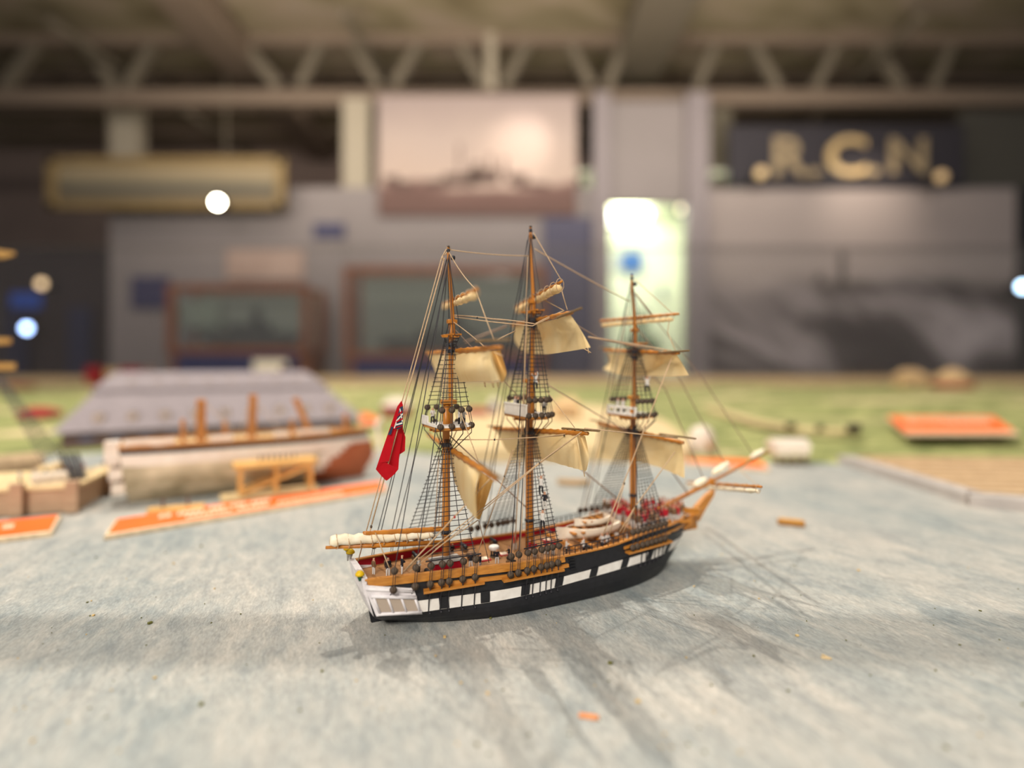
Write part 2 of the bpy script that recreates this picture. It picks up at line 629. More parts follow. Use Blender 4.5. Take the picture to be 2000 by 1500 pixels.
def deadeye(p, parent, r=1.0):
    if not DE_USED[0]:
        o = de_proto
        DE_USED[0] = True
    else:
        o = link_copy(de_proto)
    o.parent = parent
    o.location = p
    o.scale = (r, r, r)
    return o


def rope_pts(a, b, sag=0.0, n=8):
    out = []
    for i in range(n + 1):
        k = i / n
        p = a.lerp(b, k)
        p.z -= sag * 4 * k * (1 - k)
        out.append(p)
    return out


def ladder(name, bottoms, tops, n, r=.00024, skip=.05, k1=.95):
    """shrouds with ratlines across them"""
    mb = MB()
    for b, t in zip(bottoms, tops):
        mb.tube([b, b.lerp(t, .5), t], r * 1.05, 5)
    for i in range(n):
        k = skip + (k1 - skip) * i / (n - 1)
        pts = [b.lerp(t, k) for b, t in zip(bottoms, tops)]
        j = random.uniform(-.0003, .0003)
        d0 = (pts[0] - pts[-1])
        d0 = d0.normalized() * .0011 if d0.length > 1e-6 else V()
        pts = [pts[0] + d0] + pts + [pts[-1] - d0]
        mb.tube([p + V((0, 0, j)) for p in pts], r * .9, 4)
    return mb.build(name, M_ropeB, ship)


def channel_set(mast, us, vch, w_low, w_up, ch_u, ch_w, back, name, nrat, topw_frac):
    M_ = MASTS[mast]
    for sd in (1, -1):
        # channel board
        mb = MB()
        a, b = ch_u
        ia, ib = surf(t_at(a), 2.5, -.001, sd), surf(t_at(b), 2.5, -.001, sd)
        ov = lambda u: vch(u) + .0012
        pts = [(ia.x, ia.y), (a, -sd * ov(a)), ((a + b) / 2, -sd * ov((a + b) / 2)), (b, -sd * ov(b)), (ib.x, ib.y)]
        mb.prism(pts, ch_w - .0006, ch_w + .0006)
        ch = mb.build('channel', M_oak, ship)
        bots, tops = [], []
        for i, u in enumerate(us):
            v = vch(u)
            wl, wu = w_low(u), w_up(u)
            lo, up = P(u, sd * v, wl), P(u + .0008, sd * (v - .0006), wu)
            deadeye(lo, ch)
            deadeye(up, ch)
            mb = MB()
            for dx in (-.0006, .0006):
                mb.tube([lo + V((dx, -.0006 * sd, .001)), up + V((dx, -.0006 * sd, -.001))], .00022, 4)
            mb.build('lanyard', M_ropeB, ch)
            mb = MB()
            foot = surf(t_at(u, 1), 1.02, .0006, sd)
            bend = surf(t_at(u, 2), 1.95, .0012, sd)
            mb.tube([lo, P(u, sd * (v + .0004), ch_w), bend, foot, surf(t_at(u, 1) + random.uniform(-.004, .004), .84, .0007, sd)], .00038, 5)
            mb.ball(surf(t_at(u, 1), .86, .0006, sd), .0008, 4)
            mb.build('chain_plate', M_ropeB, ch)
            bots.append(up)
            k = i / max(1, len(us) - 1) - .5
            tops.append(P(M_['u0'] + k * .0035, sd * (.0024), M_['top_w'] - .0085 + topw_frac))
        ladder('shrouds', bots, tops, nrat)
        # sheer pole
        mb = MB()
        e = (bots[-1] - bots[0]) * .12
        mb.tube([bots[0] - e + V((0, 0, .0028)), bots[-1] + e + V((0, 0, .0028))], .00045, 5)
        mb.build('sheer_pole', M_ropeB, ship)
        # backstays
        for bx, (uu, hi_u, hi_w) in enumerate(back):
            v = vch(uu)
            lo, up = P(uu, sd * v, w_low(uu)), P(uu + .0008, sd * (v - .0008), w_up(uu))
            deadeye(lo, ch)
            deadeye(up, ch)
            mb = MB()
            for dx in (-.0006, .0006):
                mb.tube([lo + V((dx, -.0006 * sd, .001)), up + V((dx, -.0006 * sd, -.001))], .00022, 4)
            mb.tube([lo, surf(t_at(uu, 2), 2.3, .001, sd)], .0003, 4)
            mb.build('lanyard', M_ropeB, ch)
            mb = MB()
            mb.tube(rope_pts(up, P(hi_u, sd * .001, hi_w), .0008, 6), .00028, 5)
            mb.build('backstay', M_ropeB, ship)


channel_set('mizzen', [-.0200, -.0135, -.0090, -.0010, .0065], lambda u: .0262 + (u + .02) * .06, lambda u: .0262, lambda u: .0362,
            (-.024, .012), .0222, [(-.0405, .0005, .2165), (-.0285, .0015, .176)], 'm', 24, 0)
channel_set('main', [.0385, .0430, .0480, .0520, .0555, .0600], lambda u: .0318, lambda u: .0262 + (u - .0385) * .06, lambda u: .0365 + (u - .0385) * .05,
            (.0225, .0640), .0225, [(.0275, .0575, .235), (.0325, .0585, .190)], 'a', 30, 0)
channel_set('fore', [.1265, .1310, .1355, .1400, .1445, .1490], lambda u: .0305 - (u - .1265) * .16, lambda u: .0285 + (u - .1265) * .02, lambda u: .0385 + (u - .1265) * .02,
            (.1130, .1560), .0255, [(.1170, .1420, .210), (.1215, .1430, .172)], 'f', 30, 0)

# topmast shrouds with their deadeyes on each top, futtocks below
for key, n, nr in (('mizzen', 4, 15), ('main', 5, 20), ('fore', 5, 14)):
    m = MASTS[key]
    for sd in (1, -1):
        bots, tops = [], []
        for i in range(n):
            k = i / (n - 1)
            u = m['ua'] + .0015 + (m['uf'] - m['ua'] - .0045) * k
            v = m['tv'] + .0002 - (.0035 if i == n - 1 else 0)
            lo, up = P(u, sd * v, m['top_w'] + .0006), P(u + (m['tm'] - u) * .12, sd * v * .90, m['top_w'] + .0102)
            deadeye(lo, m['root'].children[0] if False else ship, .95)
            deadeye(up, ship, .95)
            mb = MB()
            for dx in (-.0006, .0006):
                mb.tube([lo + V((dx, 0, .001)), up + V((dx, 0, -.001))], .00022, 4)
            mb.build('lanyard', M_ropeB, ship)
            mb = MB()
            mid = lo + V((0, 0, -.0045))
            mb.tube([lo, mid, P(m['u0'] + (k - .5) * .004, sd * .0026, m['top_w'] - .0165)], .0003, 5)
            mb.build('futtock_shroud', M_ropeB, ship)
            bots.append(up)
            tops.append(P(m['tm'] + (k - .5) * .0044, sd * .0022, m['ct'] - .0028))
        ladder('topmast_shrouds', bots, tops, nr, .00024, .04, .97)
        # topgallant shrouds
        mb = MB()
        for du in (-.0022, .0026):
            mb.tube([P(m['tm'] + du, sd * .0100, m['ct']), P(m['tip'].x, sd * .0006, m['tip'].z - .006)], .00026, 4)
        mb.tube([P(m['tm'] + .0026, sd * .0100, m['ct']), P(m['tm'], sd * .002, m['ct'] - .012)], .0003, 4)
        mb.tube([P(m['tm'] - .0022, sd * .0100, m['ct']), P(m['tm'], sd * .002, m['ct'] - .012)], .0003, 4)
        for k in (.05, .2, .35, .5, .65, .8):
            w = m['ct'] - .012 * k
            mb.tube([P(m['tm'] - .0022 * (1 - k), sd * (.0100 - .008 * k), w), P(m['tm'] + .0026 * (1 - k), sd * (.0100 - .008 * k), w)], .00028, 4)
        mb.build('topgallant_shroud', M_ropeB, ship)


# ------------------------------------------------------------------ yards and sails
def solve_yard(r, l, u0):
    """both ends of a yard that crosses the mast at u0, braced until its arms are equal"""
    best = None
    for i in range(-60, 61):
        d = i * .0006
        a, b = T(r[0], r[1], u0 + d), T(l[0], l[1], u0 - d)
        e = abs(-a.y - b.y)
        if best is None or e < best[0]:
            best = (e, a, b)
    return best[1], best[2]


def make_yard(r, l, u0, rad, n, boom=None, boomL=True):
    R, L = solve_yard(r, l, u0)
    mb = MB()
    pts, rs = beads(L, R, rad, rad * .72, n)
    mb.tube(pts, rs, 8)
    y = mb.build('yard', M_spar, ship, smooth=True)
    if boom:
        a, b = T(boom[0], boom[1], R.x - .001), T(boom[2], boom[3], R.x - .001)
        MB().tube([a, b], [.00075, .0006], 6).build('stunsail_boom', M_stick, y)
        if boomL:
            d = (L - R).normalized()
            q = V((0, 0, .0016))
            MB().tube([L - d * .012 + q, L + d * .009 + q], [.00075, .0006], 6).build('stunsail_boom', M_stick, y)
    return y, R, L


def cat(ps, k):
    n = len(ps) - 1
    x = k * n
    i = min(int(x), n - 1)
    t = x - i
    p0, p1, p2, p3 = ps[max(i - 1, 0)], ps[i], ps[i + 1], ps[min(i + 2, n)]
    return .5 * ((2 * p1) + (p2 - p0) * t + (2 * p0 - 5 * p1 + 4 * p2 - p3) * t * t + (3 * p1 - p0 - 3 * p2 + p3) * t ** 3)


def cloth(name, rows, material, parent, nu=28, nv=16, wr=.0):
    """a sheet through rows of control points"""
    g = []
    for j in range(nv + 1):
        ctrl = []
        for c in range(len(rows[0])):
            ctrl.append(cat([r[c] for r in rows], j / nv))
        line = []
        for i in range(nu + 1):
            p = cat(ctrl, i / nu)
            if wr:
                p = p + V((wr * math.sin(i * 1.9 + j * .35) * (j / nv), 0, 0))
            line.append(p)
        g.append(line)
    return MB().quadgrid(g).build(name, material, parent, smooth=True)


def px_rows(top, mid, bot, us):
    """rows of (x, y) with one athwartship plane per column and row"""
    out = []
    for row, ur in zip((top, mid, bot), us):
        out.append([T(x, y, u) for (x, y), u in zip(row, ur)])
    return out


def sail_on(name, y, R, L, top, mid, bot, bu, **kw):
    """top row hangs from the yard's own line; bu: how far mid and foot belly forward per column"""
    rows = []
    d = R - L

    def yu(x):
        # u of the yard under screen column x
        lo, hi = 0., 1.
        for _ in range(30):
            m = (lo + hi) / 2
            p = L + d * m
            X, Y = MX + HC * p.x - HS * p.y, MY + HS * p.x + HC * p.y
            if 1000 + F * X / Y < x:
                lo = m
            else:
                hi = m
        return (L + d * lo).x
    ub = [yu(x) for x, _ in top]
    rows.append([T(x, yy, u) for (x, yy), u in zip(top, ub)])
    rows.append([T(x, yy, u + b) for (x, yy), u, b in zip(mid, ub, bu[0])])
    rows.append([T(x, yy, u + b) for (x, yy), u, b in zip(bot, ub, bu[1])])
    return cloth(name, rows, M_sail, y, **kw)


def furl(y, R, L, rad, n, down=.0022, a=.04, b=.97, m=None):
    """a sail rolled up under its yard"""
    mb = MB()
    pts, rs = [], []
    for i in range(n * 3 + 1):
        k = i / (n * 3)
        p = L.lerp(R, a + (b - a) * k) + V((0, 0, -down + random.uniform(-.0002, .0002)))
        pts.append(p)
        rs.append(rad * (.72 if i % 3 == 0 else 1.0) * (1 + .12 * random.uniform(-1, 1)) * (.8 if i in (0, n * 3) else 1))
    mb.tube(pts, rs, 9)
    f = mb.build('furled_sail', m or M_furl, y, smooth=True)
    for i in range(n + 1):
        g = MB()
        k = i / n
        c = L.lerp(R, a + (b - a) * k) + V((0, 0, -down * .5))
        dx = (R - L).normalized()
        zz = V((0, 0, 1))
        yy = zz.cross(dx)
        g.tube([c + (zz * math.cos(q) * (rad + down * .45) + yy * math.sin(q) * rad * .98) for q in [j * math.pi / 5 for j in range(11)]], .00022, 4, cap=False)
        g.build('lashing_rope', M_ropeT, f)
    return f


# mizzen
y, R, L = make_yard((979, 680), (834, 691), mz['tm'] + .003, .0014, 11, (930, 668, 997, 665))
sail_on('sail', y, R, L,
        [(836, 692), (868, 690), (900, 689), (928, 688), (946, 687), (958, 687)],
        [(846, 716), (872, 720), (900, 722), (932, 720), (952, 716), (964, 712)],
        [(858, 742), (882, 748), (908, 747), (940, 747), (960, 748), (975, 746)],
        [(.001, -.002, -.004, -.005, -.004, -.002), (.001, .000, -.001, -.002, -.002, -.001)], wr=.0004)
rows = px_rows([(884, 690), (905, 689), (930, 688), (954, 687)], [(889, 701), (908, 708), (930, 706), (950, 697)], [(893, 706), (912, 712), (934, 709), (950, 698)],
               [[mz['tm'] + .0005] * 4, [mz['tm'] + .004] * 4, [mz['tm'] + .0055] * 4])
cloth('sail_bunt', rows, M_sail, y)
rows = [[T(957, 688, .002), T(966, 687, .008), T(977, 686, .006)], [T(964, 712, -.002), T(974, 714, .008), T(989, 726, .010)], [T(974, 744, .000), T(980, 748, .004), T(985, 745, .008)]]
cloth('sail_leech', rows, M_sail2, y, 14, 14)
y, R, L = make_yard((932, 567), (866, 596), mz['tg'] + .002, .0011, 9)
furl(y, R, L, .0020, 7, .0024, m=M_furl2)
y, R, L = make_yard((969, 937), (836, 850), mz['u0'] + .004, .0016, 12, (936, 905, 989, 943))
sail_on('sail', y, R, L,
        [(868, 878), (888, 888), (905, 899), (920, 909), (931, 917), (938, 923)],
        [(878, 905), (893, 922), (908, 930), (919, 938), (926, 950), (930, 960)],
        [(890, 948), (900, 972), (910, 990), (920, 1003), (926, 1010), (930, 1014)],
        [(.001, -.003, -.005, -.005, -.003, .000), (.001, -.001, -.002, -.001, .001, .003)], wr=.0003)
rows = [[T(937, 922, .004), T(950, 931, .008), T(963, 941, .006)], [T(929, 962, .000), T(940, 966, .008), T(951, 978, .008)], [T(928, 1008, .004), T(931, 1014, .007), T(937, 1016, .008)]]
cloth('sail_leech', rows, M_sail2, y, 14, 14)
# main
y, R, L = make_yard((1117, 612), (1000, 637), mn['tm'] + .003, .0014, 11, (1088, 622, 1136, 603))
sail_on('sail', y, R, L,
        [(1003, 640), (1030, 634), (1060, 630), (1085, 625), (1100, 620), (1114, 616)],
        [(1006, 668), (1032, 668), (1062, 664), (1096, 656), (1120, 650), (1133, 643)],
        [(1022, 688), (1044, 692), (1070, 693), (1108, 688), (1132, 684), (1153, 680)],
        [(.004, .006, .007, .008, .007, .010), (.003, .005, .006, .006, .006, .010)], wr=.0002)
rows = px_rows([(1040, 632), (1058, 630), (1080, 626), (1096, 621)], [(1042, 652), (1060, 654), (1076, 648), (1091, 636)], [(1042, 662), (1058, 666), (1074, 657), (1090, 640)],
               [[mn['tm'] + .0005] * 4, [mn['tm'] + .004] * 4, [mn['tm'] + .0060] * 4])
cloth('sail_bunt', rows, M_sail, y)
y, R, L = make_yard((1097, 551), (1008, 602), mn['tg'] + .002, .0011, 9)
furl(y, R, L, .0026, 8, .0030, m=M_furl2)
y, R, L = make_yard((1148, 848), (964, 838), mn['u0'] + .004, .0016, 14, (1098, 838, 1171, 843))
sail_on('sail', y, R, L,
        [(968, 842), (1000, 840), (1045, 840), (1090, 845), (1114, 849), (1126, 851)],
        [(982, 868), (1008, 872), (1050, 874), (1094, 878), (1118, 876), (1130, 876)],
        [(998, 892), (1022, 896), (1062, 900), (1100, 910), (1122, 916), (1138, 920)],
        [(.003, .002, .000, -.003, -.004, -.002), (.003, .003, .001, .000, -.001, .000)], wr=.0004)
rows = [[T(1126, 851, .060), T(1134, 852, .066), T(1143, 853, .064)], [T(1131, 876, .057), T(1140, 880, .066), T(1150, 892, .070)], [T(1138, 919, .060), T(1142, 922, .064), T(1146, 919, .068)]]
cloth('sail_leech', rows, M_sail, y, 14, 14)
# fore
y, R, L = make_yard((1326, 691), (1181, 685), fm['tm'] + .003, .0014, 11, (1286, 690, 1346, 686))
sail_on('sail', y, R, L,
        [(1186, 690), (1205, 691), (1235, 692), (1268, 693), (1300, 694), (1322, 694)],
        [(1190, 708), (1212, 712), (1240, 716), (1272, 716), (1308, 712), (1332, 710)],
        [(1178, 722), (1214, 733), (1244, 735), (1276, 735), (1312, 736), (1345, 734)],
        [(.004, .006, .007, .007, .006, .008), (.002, .005, .006, .006, .006, .009)], wr=.0003)
rows = px_rows([(1258, 693), (1275, 693), (1295, 693), (1318, 694)], [(1258, 712), (1276, 712), (1292, 708), (1306, 701)], [(1258, 724), (1274, 722), (1290, 715), (1306, 704)],
               [[fm['tm'] + .0005] * 4, [fm['tm'] + .004] * 4, [fm['tm'] + .0060] * 4])
cloth('sail_bunt', rows, M_sail, y)
y, R, L = make_yard((1326, 614), (1172, 628), fm['tg'] + .002, .0012, 12)
furl(y, R, L, .0016, 12, .0034, .03, .93, m=M_furl2)
y, R, L = make_yard((1335, 866), (1168, 828), fm['u0'] + .004, .0016, 14, (1288, 849, 1359, 858))
sail_on('sail', y, R, L,
        [(1172, 832), (1200, 838), (1240, 846), (1280, 855), (1310, 863), (1332, 868)],
        [(1168, 866), (1198, 872), (1240, 878), (1282, 890), (1314, 898), (1336, 902)],
        [(1164, 898), (1195, 900), (1238, 902), (1282, 912), (1314, 925), (1336, 935)],
        [(.003, .004, .005, .005, .004, .006), (.002, .003, .004, .004, .003, .004)], wr=.0005)

# spanker: boom, gaff, furled canvas
mb = MB()
a, b = S(636, 1071), S(868, 1060)
mb.tube([a, a.lerp(b, .5), b], [.0009, .0016, .0014], 10)
boom = mb.build('spanker_boom', M_spar, ship, smooth=True)
mb = MB()
pts, rs = [], []
N = 22
for i in range(N + 1):
    k = i / N
    p = S(645 + 205 * k, 1057 - 11 * k + 1.2 * math.sin(i * 1.7))
    pts.append(p)
    rs.append((.0033 - .0014 * k) * (1 + .10 * math.sin(i * 2.3)) * (.75 if i in (0, N) else 1))
mb.tube(pts, rs, 12)
fs = mb.build('furled_sail', M_furl, boom, smooth=True)
for i in range(9):
    mb = MB()
    k = .06 + .11 * i
    c = S(645 + 205 * k, 1060 - 11 * k)
    r = .0042 - .0014 * k
    mb.tube([c + V((math.sin(q * 2) * .0003, r * .8 * math.sin(q), r * math.cos(q))) for q in [j * math.pi / 6 for j in range(13)]], .0003, 5, cap=False)
    mb.build('lashing_rope', M_ropeT, fs)
mb = MB()
a, b = S(709, 1044), S(866, 1034)
pts, rs = beads(a, b, .0016, .0014, 10, .14)
mb.tube(pts, rs, 9)
mb.build('gaff', M_spar, ship, smooth=True)

# bowsprit, jib boom, spritsail yard, head
mb = MB()
a, b = S(1285, 996), S(1500, 884)
mb.tube([a, a.lerp(b, .45), a.lerp(b, .5), b], [.0019, .0016, .0012, .0008], 10)
bs = mb.build('bowsprit', M_spar, ship, smooth=True)
MB().box(a.lerp(b, .46), (.0035, .004, .0052)).build('bowsprit_cap', M_oak, bs, bevel=.0005)
mb = MB()
for x0, y0, x1, y1, r in ((1466, 896, 1492, 881, .0022), (1392, 928, 1424, 906, .0026), (1356, 952, 1380, 936, .0026)):
    p, q = S(x0, y0), S(x1, y1)
    up = V((0, 0, .0006))
    mb = MB()
    mb.tube([p.lerp(q, k) + up + V((0, random.uniform(-.0004, .0004), random.uniform(-.0003, .0003))) for k in (0, .2, .45, .7, .9, 1)], [r * .5, r * .9, r * 1.1, r, r * .7, r * .3], 9)
    mb.build('furled_jib', M_furl, bs, smooth=True)
y, R, L = make_yard((1487, 952), (1341, 943), .226, .0012, 10)
furl(y, R, L, .0017, 8, .0030, .03, .97)
mb = MB()   # beakhead
for sd in (1, -1):
    mb.tube([P(.176, sd * .011, .031), P(.196, sd * .006, .0325), P(.208, sd * .0012, .0345)], [.0013, .0013, .0011], 6)
    mb.tube([P(.178, sd * .009, .0245), P(.193, sd * .005, .0270), P(.206, sd * .001, .0320)], [.0011, .0011, .0009], 6)
mb.prism([(.186, .0009), (.186, -.0009), (.2045, -.0007), (.2045, .0007)], .0215, .0325)
q = [S(x, y_) for x, y_ in [(1358, 990), (1378, 968), (1393, 957), (1391, 968), (1375, 994), (1362, 1018), (1348, 1014)]]
for sd in (1, -1):
    f_ = [p + V((0, -.0020 * sd, 0)) for p in q]
    mb.poly(f_ if sd < 0 else f_[::-1])
mb.quadgrid([[p + V((0, -.0020, 0)) for p in q], [p + V((0, .0020, 0)) for p in q]], close=True)
mb.bar(T(1306, 995, .180), T(1368, 998, .190), .0030, .0030)
mb.build('beakhead', M_oak, ship)
for sd in (1, -1):
    MB().bar(P(.166, sd * .010, .0345), P(.174, sd * .026, .0372), .0018, .0018).build('cathead', M_oak, ship)
    p = P(.163, sd * .0235, .0305)
    mb = MB()
    mb.tube([p + V((-.005, 0, 0)), p + V((.005, 0, .0006))], [.0005, .0005], 6)
    mb.tube([p + V((.005, -.003, .0012)), p + V((.0062, 0, .0006)), p + V((.005, .003, .0012))], [.0003, .0006, .0003], 6)
    mb.build('anchor', M_black, ship)

# flag
mb = MB()
fl = lambda pts, v: [S(x, y, v) for x, y in pts]
mb.quadgrid([fl([(776, 795), (784, 784)], .000), fl([(757, 850), (772, 848)], .001), fl([(738, 906), (760, 902)], .0015), fl([(734, 918), (752, 904)], .001)], 0)
mb.quadgrid([fl([(784, 784), (787, 792)], .000), fl([(772, 848), (787, 844)], -.0015), fl([(760, 902), (780, 890)], -.002), fl([(752, 904), (778, 918)], -.002)], 0)
mb.quadgrid([fl([(783, 835), (787, 840)], -.0020), fl([(780, 850), (792, 855)], -.0035), fl([(779, 872), (791, 882)], -.0040), fl([(779, 886), (782, 888)], -.004)], 0)
mb.quadgrid([fl([(734, 918), (752, 904), (778, 918)], .0012), fl([(744, 930), (755, 925), (770, 928)], .001), fl([(752, 938), (754, 940), (757, 939)], .0005)], 0)
flag = mb.build('ensign', M_flagred, ship)
flag['label'] = 'red ensign with dark blue canton'
mb = MB()
mb.poly(fl([(781, 797), (787, 794), (787, 834), (778, 840), (770, 838)], .0022), 0)
mb.poly(fl([(765, 834), (768, 836), (764, 850), (757, 851)], .0022), 0)
for q in ([(780, 800), (782, 799), (787, 824), (785, 826)], [(769, 838), (774, 822), (787, 808), (787, 811), (776, 824), (771, 838)], [(772, 830), (786, 826), (786, 829), (772, 833)]):
    mb.poly(fl(q, .0025), 1)
for q in ([(771, 836), (787, 831), (787, 833), (772, 838)], [(777, 811), (785, 803), (786, 806), (777, 815)], [(774, 824), (787, 817), (787, 820), (774, 827)]):
    mb.poly(fl(q, .0027), 2)
mb.build('flag_canton', [M_navy, M_white, M_flagred], flag)

# ------------------------------------------------------------------ ropes
def rope(name, pts, m=M_ropeT, r=.00033, sag=0.0):
    ps = []
    for i in range(len(pts) - 1):
        seg = rope_pts(pts[i], pts[i + 1], sag, 8 if sag else 3)
        ps += seg if i == 0 else seg[1:]
    return MB().tube(ps, r, 5).build(name, m, ship, smooth=True)


def block(p, r=.0009, m=M_dead):
    return MB().ball(p, r, 5, sq=(.8, .8, 1.2)).build('block', m, ship, smooth=True)


c = S
rope('halyard', [c(880, 489), c(872, 488), c(864, 502), c(866, 510)], r=.0004)
rope('halyard', [c(872, 484), c(880, 486), c(868, 500)], r=.0004)
block(c(864, 504), .0009, M_ropeT)
rope('halyard', [c(863, 503), c(698, 1102, -.010)])
rope('halyard', [c(868, 505), c(726, 1026)], r=.0004)
block(c(725, 1030))
rope('halyard', [c(725, 1030), c(722, 1043)], r=.0004)
rope('brace', [c(733, 1042, .002), c(760, 1110, .014)])
rope('backstay', [c(872, 508), c(744, 1040, -.02), c(739, 1066, -.0215)], M_ropeB, .00028)
rope('backstay', [c(872, 540), c(766, 1036, -.022), c(758, 1062, -.0225)], M_ropeB, .00028)
rope('stay', [c(878, 489), c(1034, 501)], sag=.0009)
rope('lift', [mz['tip'] - V((0, 0, .002)), T(929, 566, .004)], sag=.002)
rope('lift', [T(929, 566, .004), T(966, 668, .004)], sag=.0006)
rope('lift', [T(881, 627, .003), T(950, 682, .006)], sag=-.0006)
rope('clewline', [T(950, 682, .006), T(958, 705, .000), T(974, 744, -.001)], sag=.0)
rope('brace', [c(884, 617, 0), c(960, 624, .018), c(1045, 634, .035), T(1102, 608, .062)], sag=-.0004)
rope('brace', [c(884, 620, 0), c(960, 630, .018), c(1040, 638, .035), T(1102, 608, .062)], sag=0)
rope('brace', [c(884, 618, 0), c(990, 630, -.02)], M_ropeG, .0004, -.0010)
rope('brace', [c(905, 668, -.03), c(990, 636, -.02)], M_ropeG, .0004)
rope('brace', [c(908, 672, -.03), c(990, 639, -.02)], M_ropeG, .0004)
rope('brace', [T(967, 667, .004), c(1006, 648, .03)])
block(c(932, 622, .012), .0006, M_black)
rope('lift', [T(1042, 456, mn['tip'].x), T(1096, 548, mn['tg'] + .002)])
rope('lift', [T(1094, 556, mn['tg'] + .004), T(1108, 606, mn['tm'] + .004)], sag=.0006)
rope('lift', [T(1040, 575, mn['tm']), T(1100, 607, mn['tm'] + .002)])
rope('clewline', [T(1101, 612, mn['tm'] + .004), T(1126, 650, .068)], r=.0003)
rope('stay', [c(1044, 487), c(1230, 590)], M_ropeT, .0004, .0006)
rope('stay', [c(1031, 500), c(1026, 640, .003), c(1022, 850, .004)], r=.0003)
rope('halyard', [c(1030, 600, .003), c(1024, 745, .006), c(1005, 1080, .010)], r=.00035)
rope('halyard', [c(1036, 640, .003), c(1028, 870, .005), c(1015, 1090, .014)], M_ropeT, .0003)
rope('halyard', [c(1000, 880, .010), c(985, 930, .010)], r=.0003)
rope('halyard', [c(1003, 880, .010), c(987, 930, .010)], r=.0003)
block(c(985, 932, .010), .0007)
rope('halyard', [c(985, 932, .010), c(930, 1090, .012)], r=.0003)
for dx in (0, 5, 11):
    rope('halyard', [c(880 - dx, 640 + 4 * dx, -.004), c(862 - dx * 1.2, 1040, -.010)], M_ropeT, .00026)
rope('brace', [c(893, 860, 0), c(966, 860, .02), T(1102, 852, .062)], r=.0003)
rope('brace', [c(966, 860, .02), T(1104, 849, .062)], r=.00026, sag=.0006)
block(c(966, 860, .02), .0006, M_black)
block(T(1102, 852, .062), .0006, M_black)
rope('brace', [T(1136, 845, .062), c(1056, 903, .05), c(790, 1116, .022)], r=.00032)
rope('brace', [T(1130, 850, .062), c(1052, 908, .05), c(800, 1118, .022)], r=.00028)
block(c(1054, 906, .05), .0007)
rope('sheet', [T(934, 1017, .006), c(900, 1040, .03), c(850, 1074, .024)], r=.00030)
rope('sheet', [T(935, 1018, .006), T(955, 1100, .02)], M_ropeG, .00026)
rope('brace', [T(958, 936, .004), c(888, 1010, .04), c(788, 1118, .0215)], r=.0004)
block(c(888, 1011, .04), .0008, M_red)
rope('lift', [T(897, 800, .003), T(935, 905, .006)], r=.0003)
rope('clewline', [T(936, 907, .006), T(934, 950, .002), T(928, 1005, .006)], M_ropeG, .0003)
rope('lift', [c(1058, 752, .002), T(1122, 836, .062)], r=.0003)
rope('stay', [c(1066, 751, 0), c(1169, 812, 0), c(1236, 850, 0)], M_ropeG, .0004)
rope('stay', [c(1036, 836), c(1236, 1000)], M_ropeG, .0005)
rope('stay', [c(876, 850), c(1036, 1000)], M_ropeG, .0004)
rope('stay', [c(884, 640), c(1036, 800)], M_ropeG, .0003)
rope('brace', [c(1120, 632, .02), c(1168, 661, .015), c(1268, 678, .012)], M_ropeG, .00042)
rope('brace', [c(1149, 659, .022), c(1226, 672, .02), T(1312, 686, .147)], M_ropeT, .00042)
rope('brace', [c(1149, 660, .022), c(1226, 675, .02), T(1305, 690, .147)], M_ropeG, .00036)
rope('brace', [T(1142, 838, .062), T(1323, 857, .147)], M_ropeT, .00042)
rope('lift', [T(1239, 546, .1418), T(1312, 612, .146)], r=.0003)
rope('lift', [T(1241, 573, .1420), T(1275, 616, .146)], M_ropeG, .0003)
rope('lift', [T(1308, 620, .147), T(1304, 650, .147), T(1320, 688, .147)], r=.0003)
rope('brace', [c(1312, 700, .04), c(1218, 945, .03), c(1178, 1046, .027)], r=.00038)
rope('brace', [c(1220, 945, .03), c(1190, 1046, .027)], r=.00030)
block(c(1219, 945, .03), .0009)
rope('brace', [T(1318, 884, .147), c(1241, 990, .034), c(1210, 1040, .028)], r=.00038)
rope('brace', [c(1241, 990, .034), c(1216, 1042, .028)], r=.00030)
block(c(1241, 990, .034), .0009)
rope('stay', [c(1240, 575), c(1372, 740), c(1474, 893)], M_ropeG, .0004)
rope('stay', [c(1242, 640), c(1328, 742), c(1420, 915)], M_ropeG, .0004)
rope('stay', [c(1242, 700), c(1300, 762), c(1378, 945)], M_ropeG, .0004)
rope('stay', [c(1246, 830), c(1344, 965)], M_ropeG, .0005)
rope('lift', [c(1436, 912), T(1478, 948, .226)], M_ropeT, .00026)
rope('backstay', [c(1230, 560), c(1160, 985, -.03)], M_ropeB, .00024)
rope('backstay', [c(1228, 600), c(1140, 1000, -.03)], M_ropeG, .0003)
rope('backstay', [c(1030, 470), c(950, 1030, -.03)], M_ropeB, .00024)
rope('backstay', [c(1030, 500), c(935, 1035, -.03)], M_ropeB, .00024)
# footropes and reef points of the big sails
for r_, u in (((966, 690, 982, 697), .002), ((1136, 680, 1154, 690), .066)):
    rope('rope_end', [T(r_[0], r_[1], u), T(r_[2], r_[3], u)], r=.0003)
for x, y_ in ((1148, 683), (962, 750), (972, 750), (946, 749), (1140, 924)):
    rope('reef_point', [T(x, y_ - 3, .004 if x < 1000 else .066), T(x + 2, y_ + 8, .004 if x < 1000 else .066)], r=.00035)

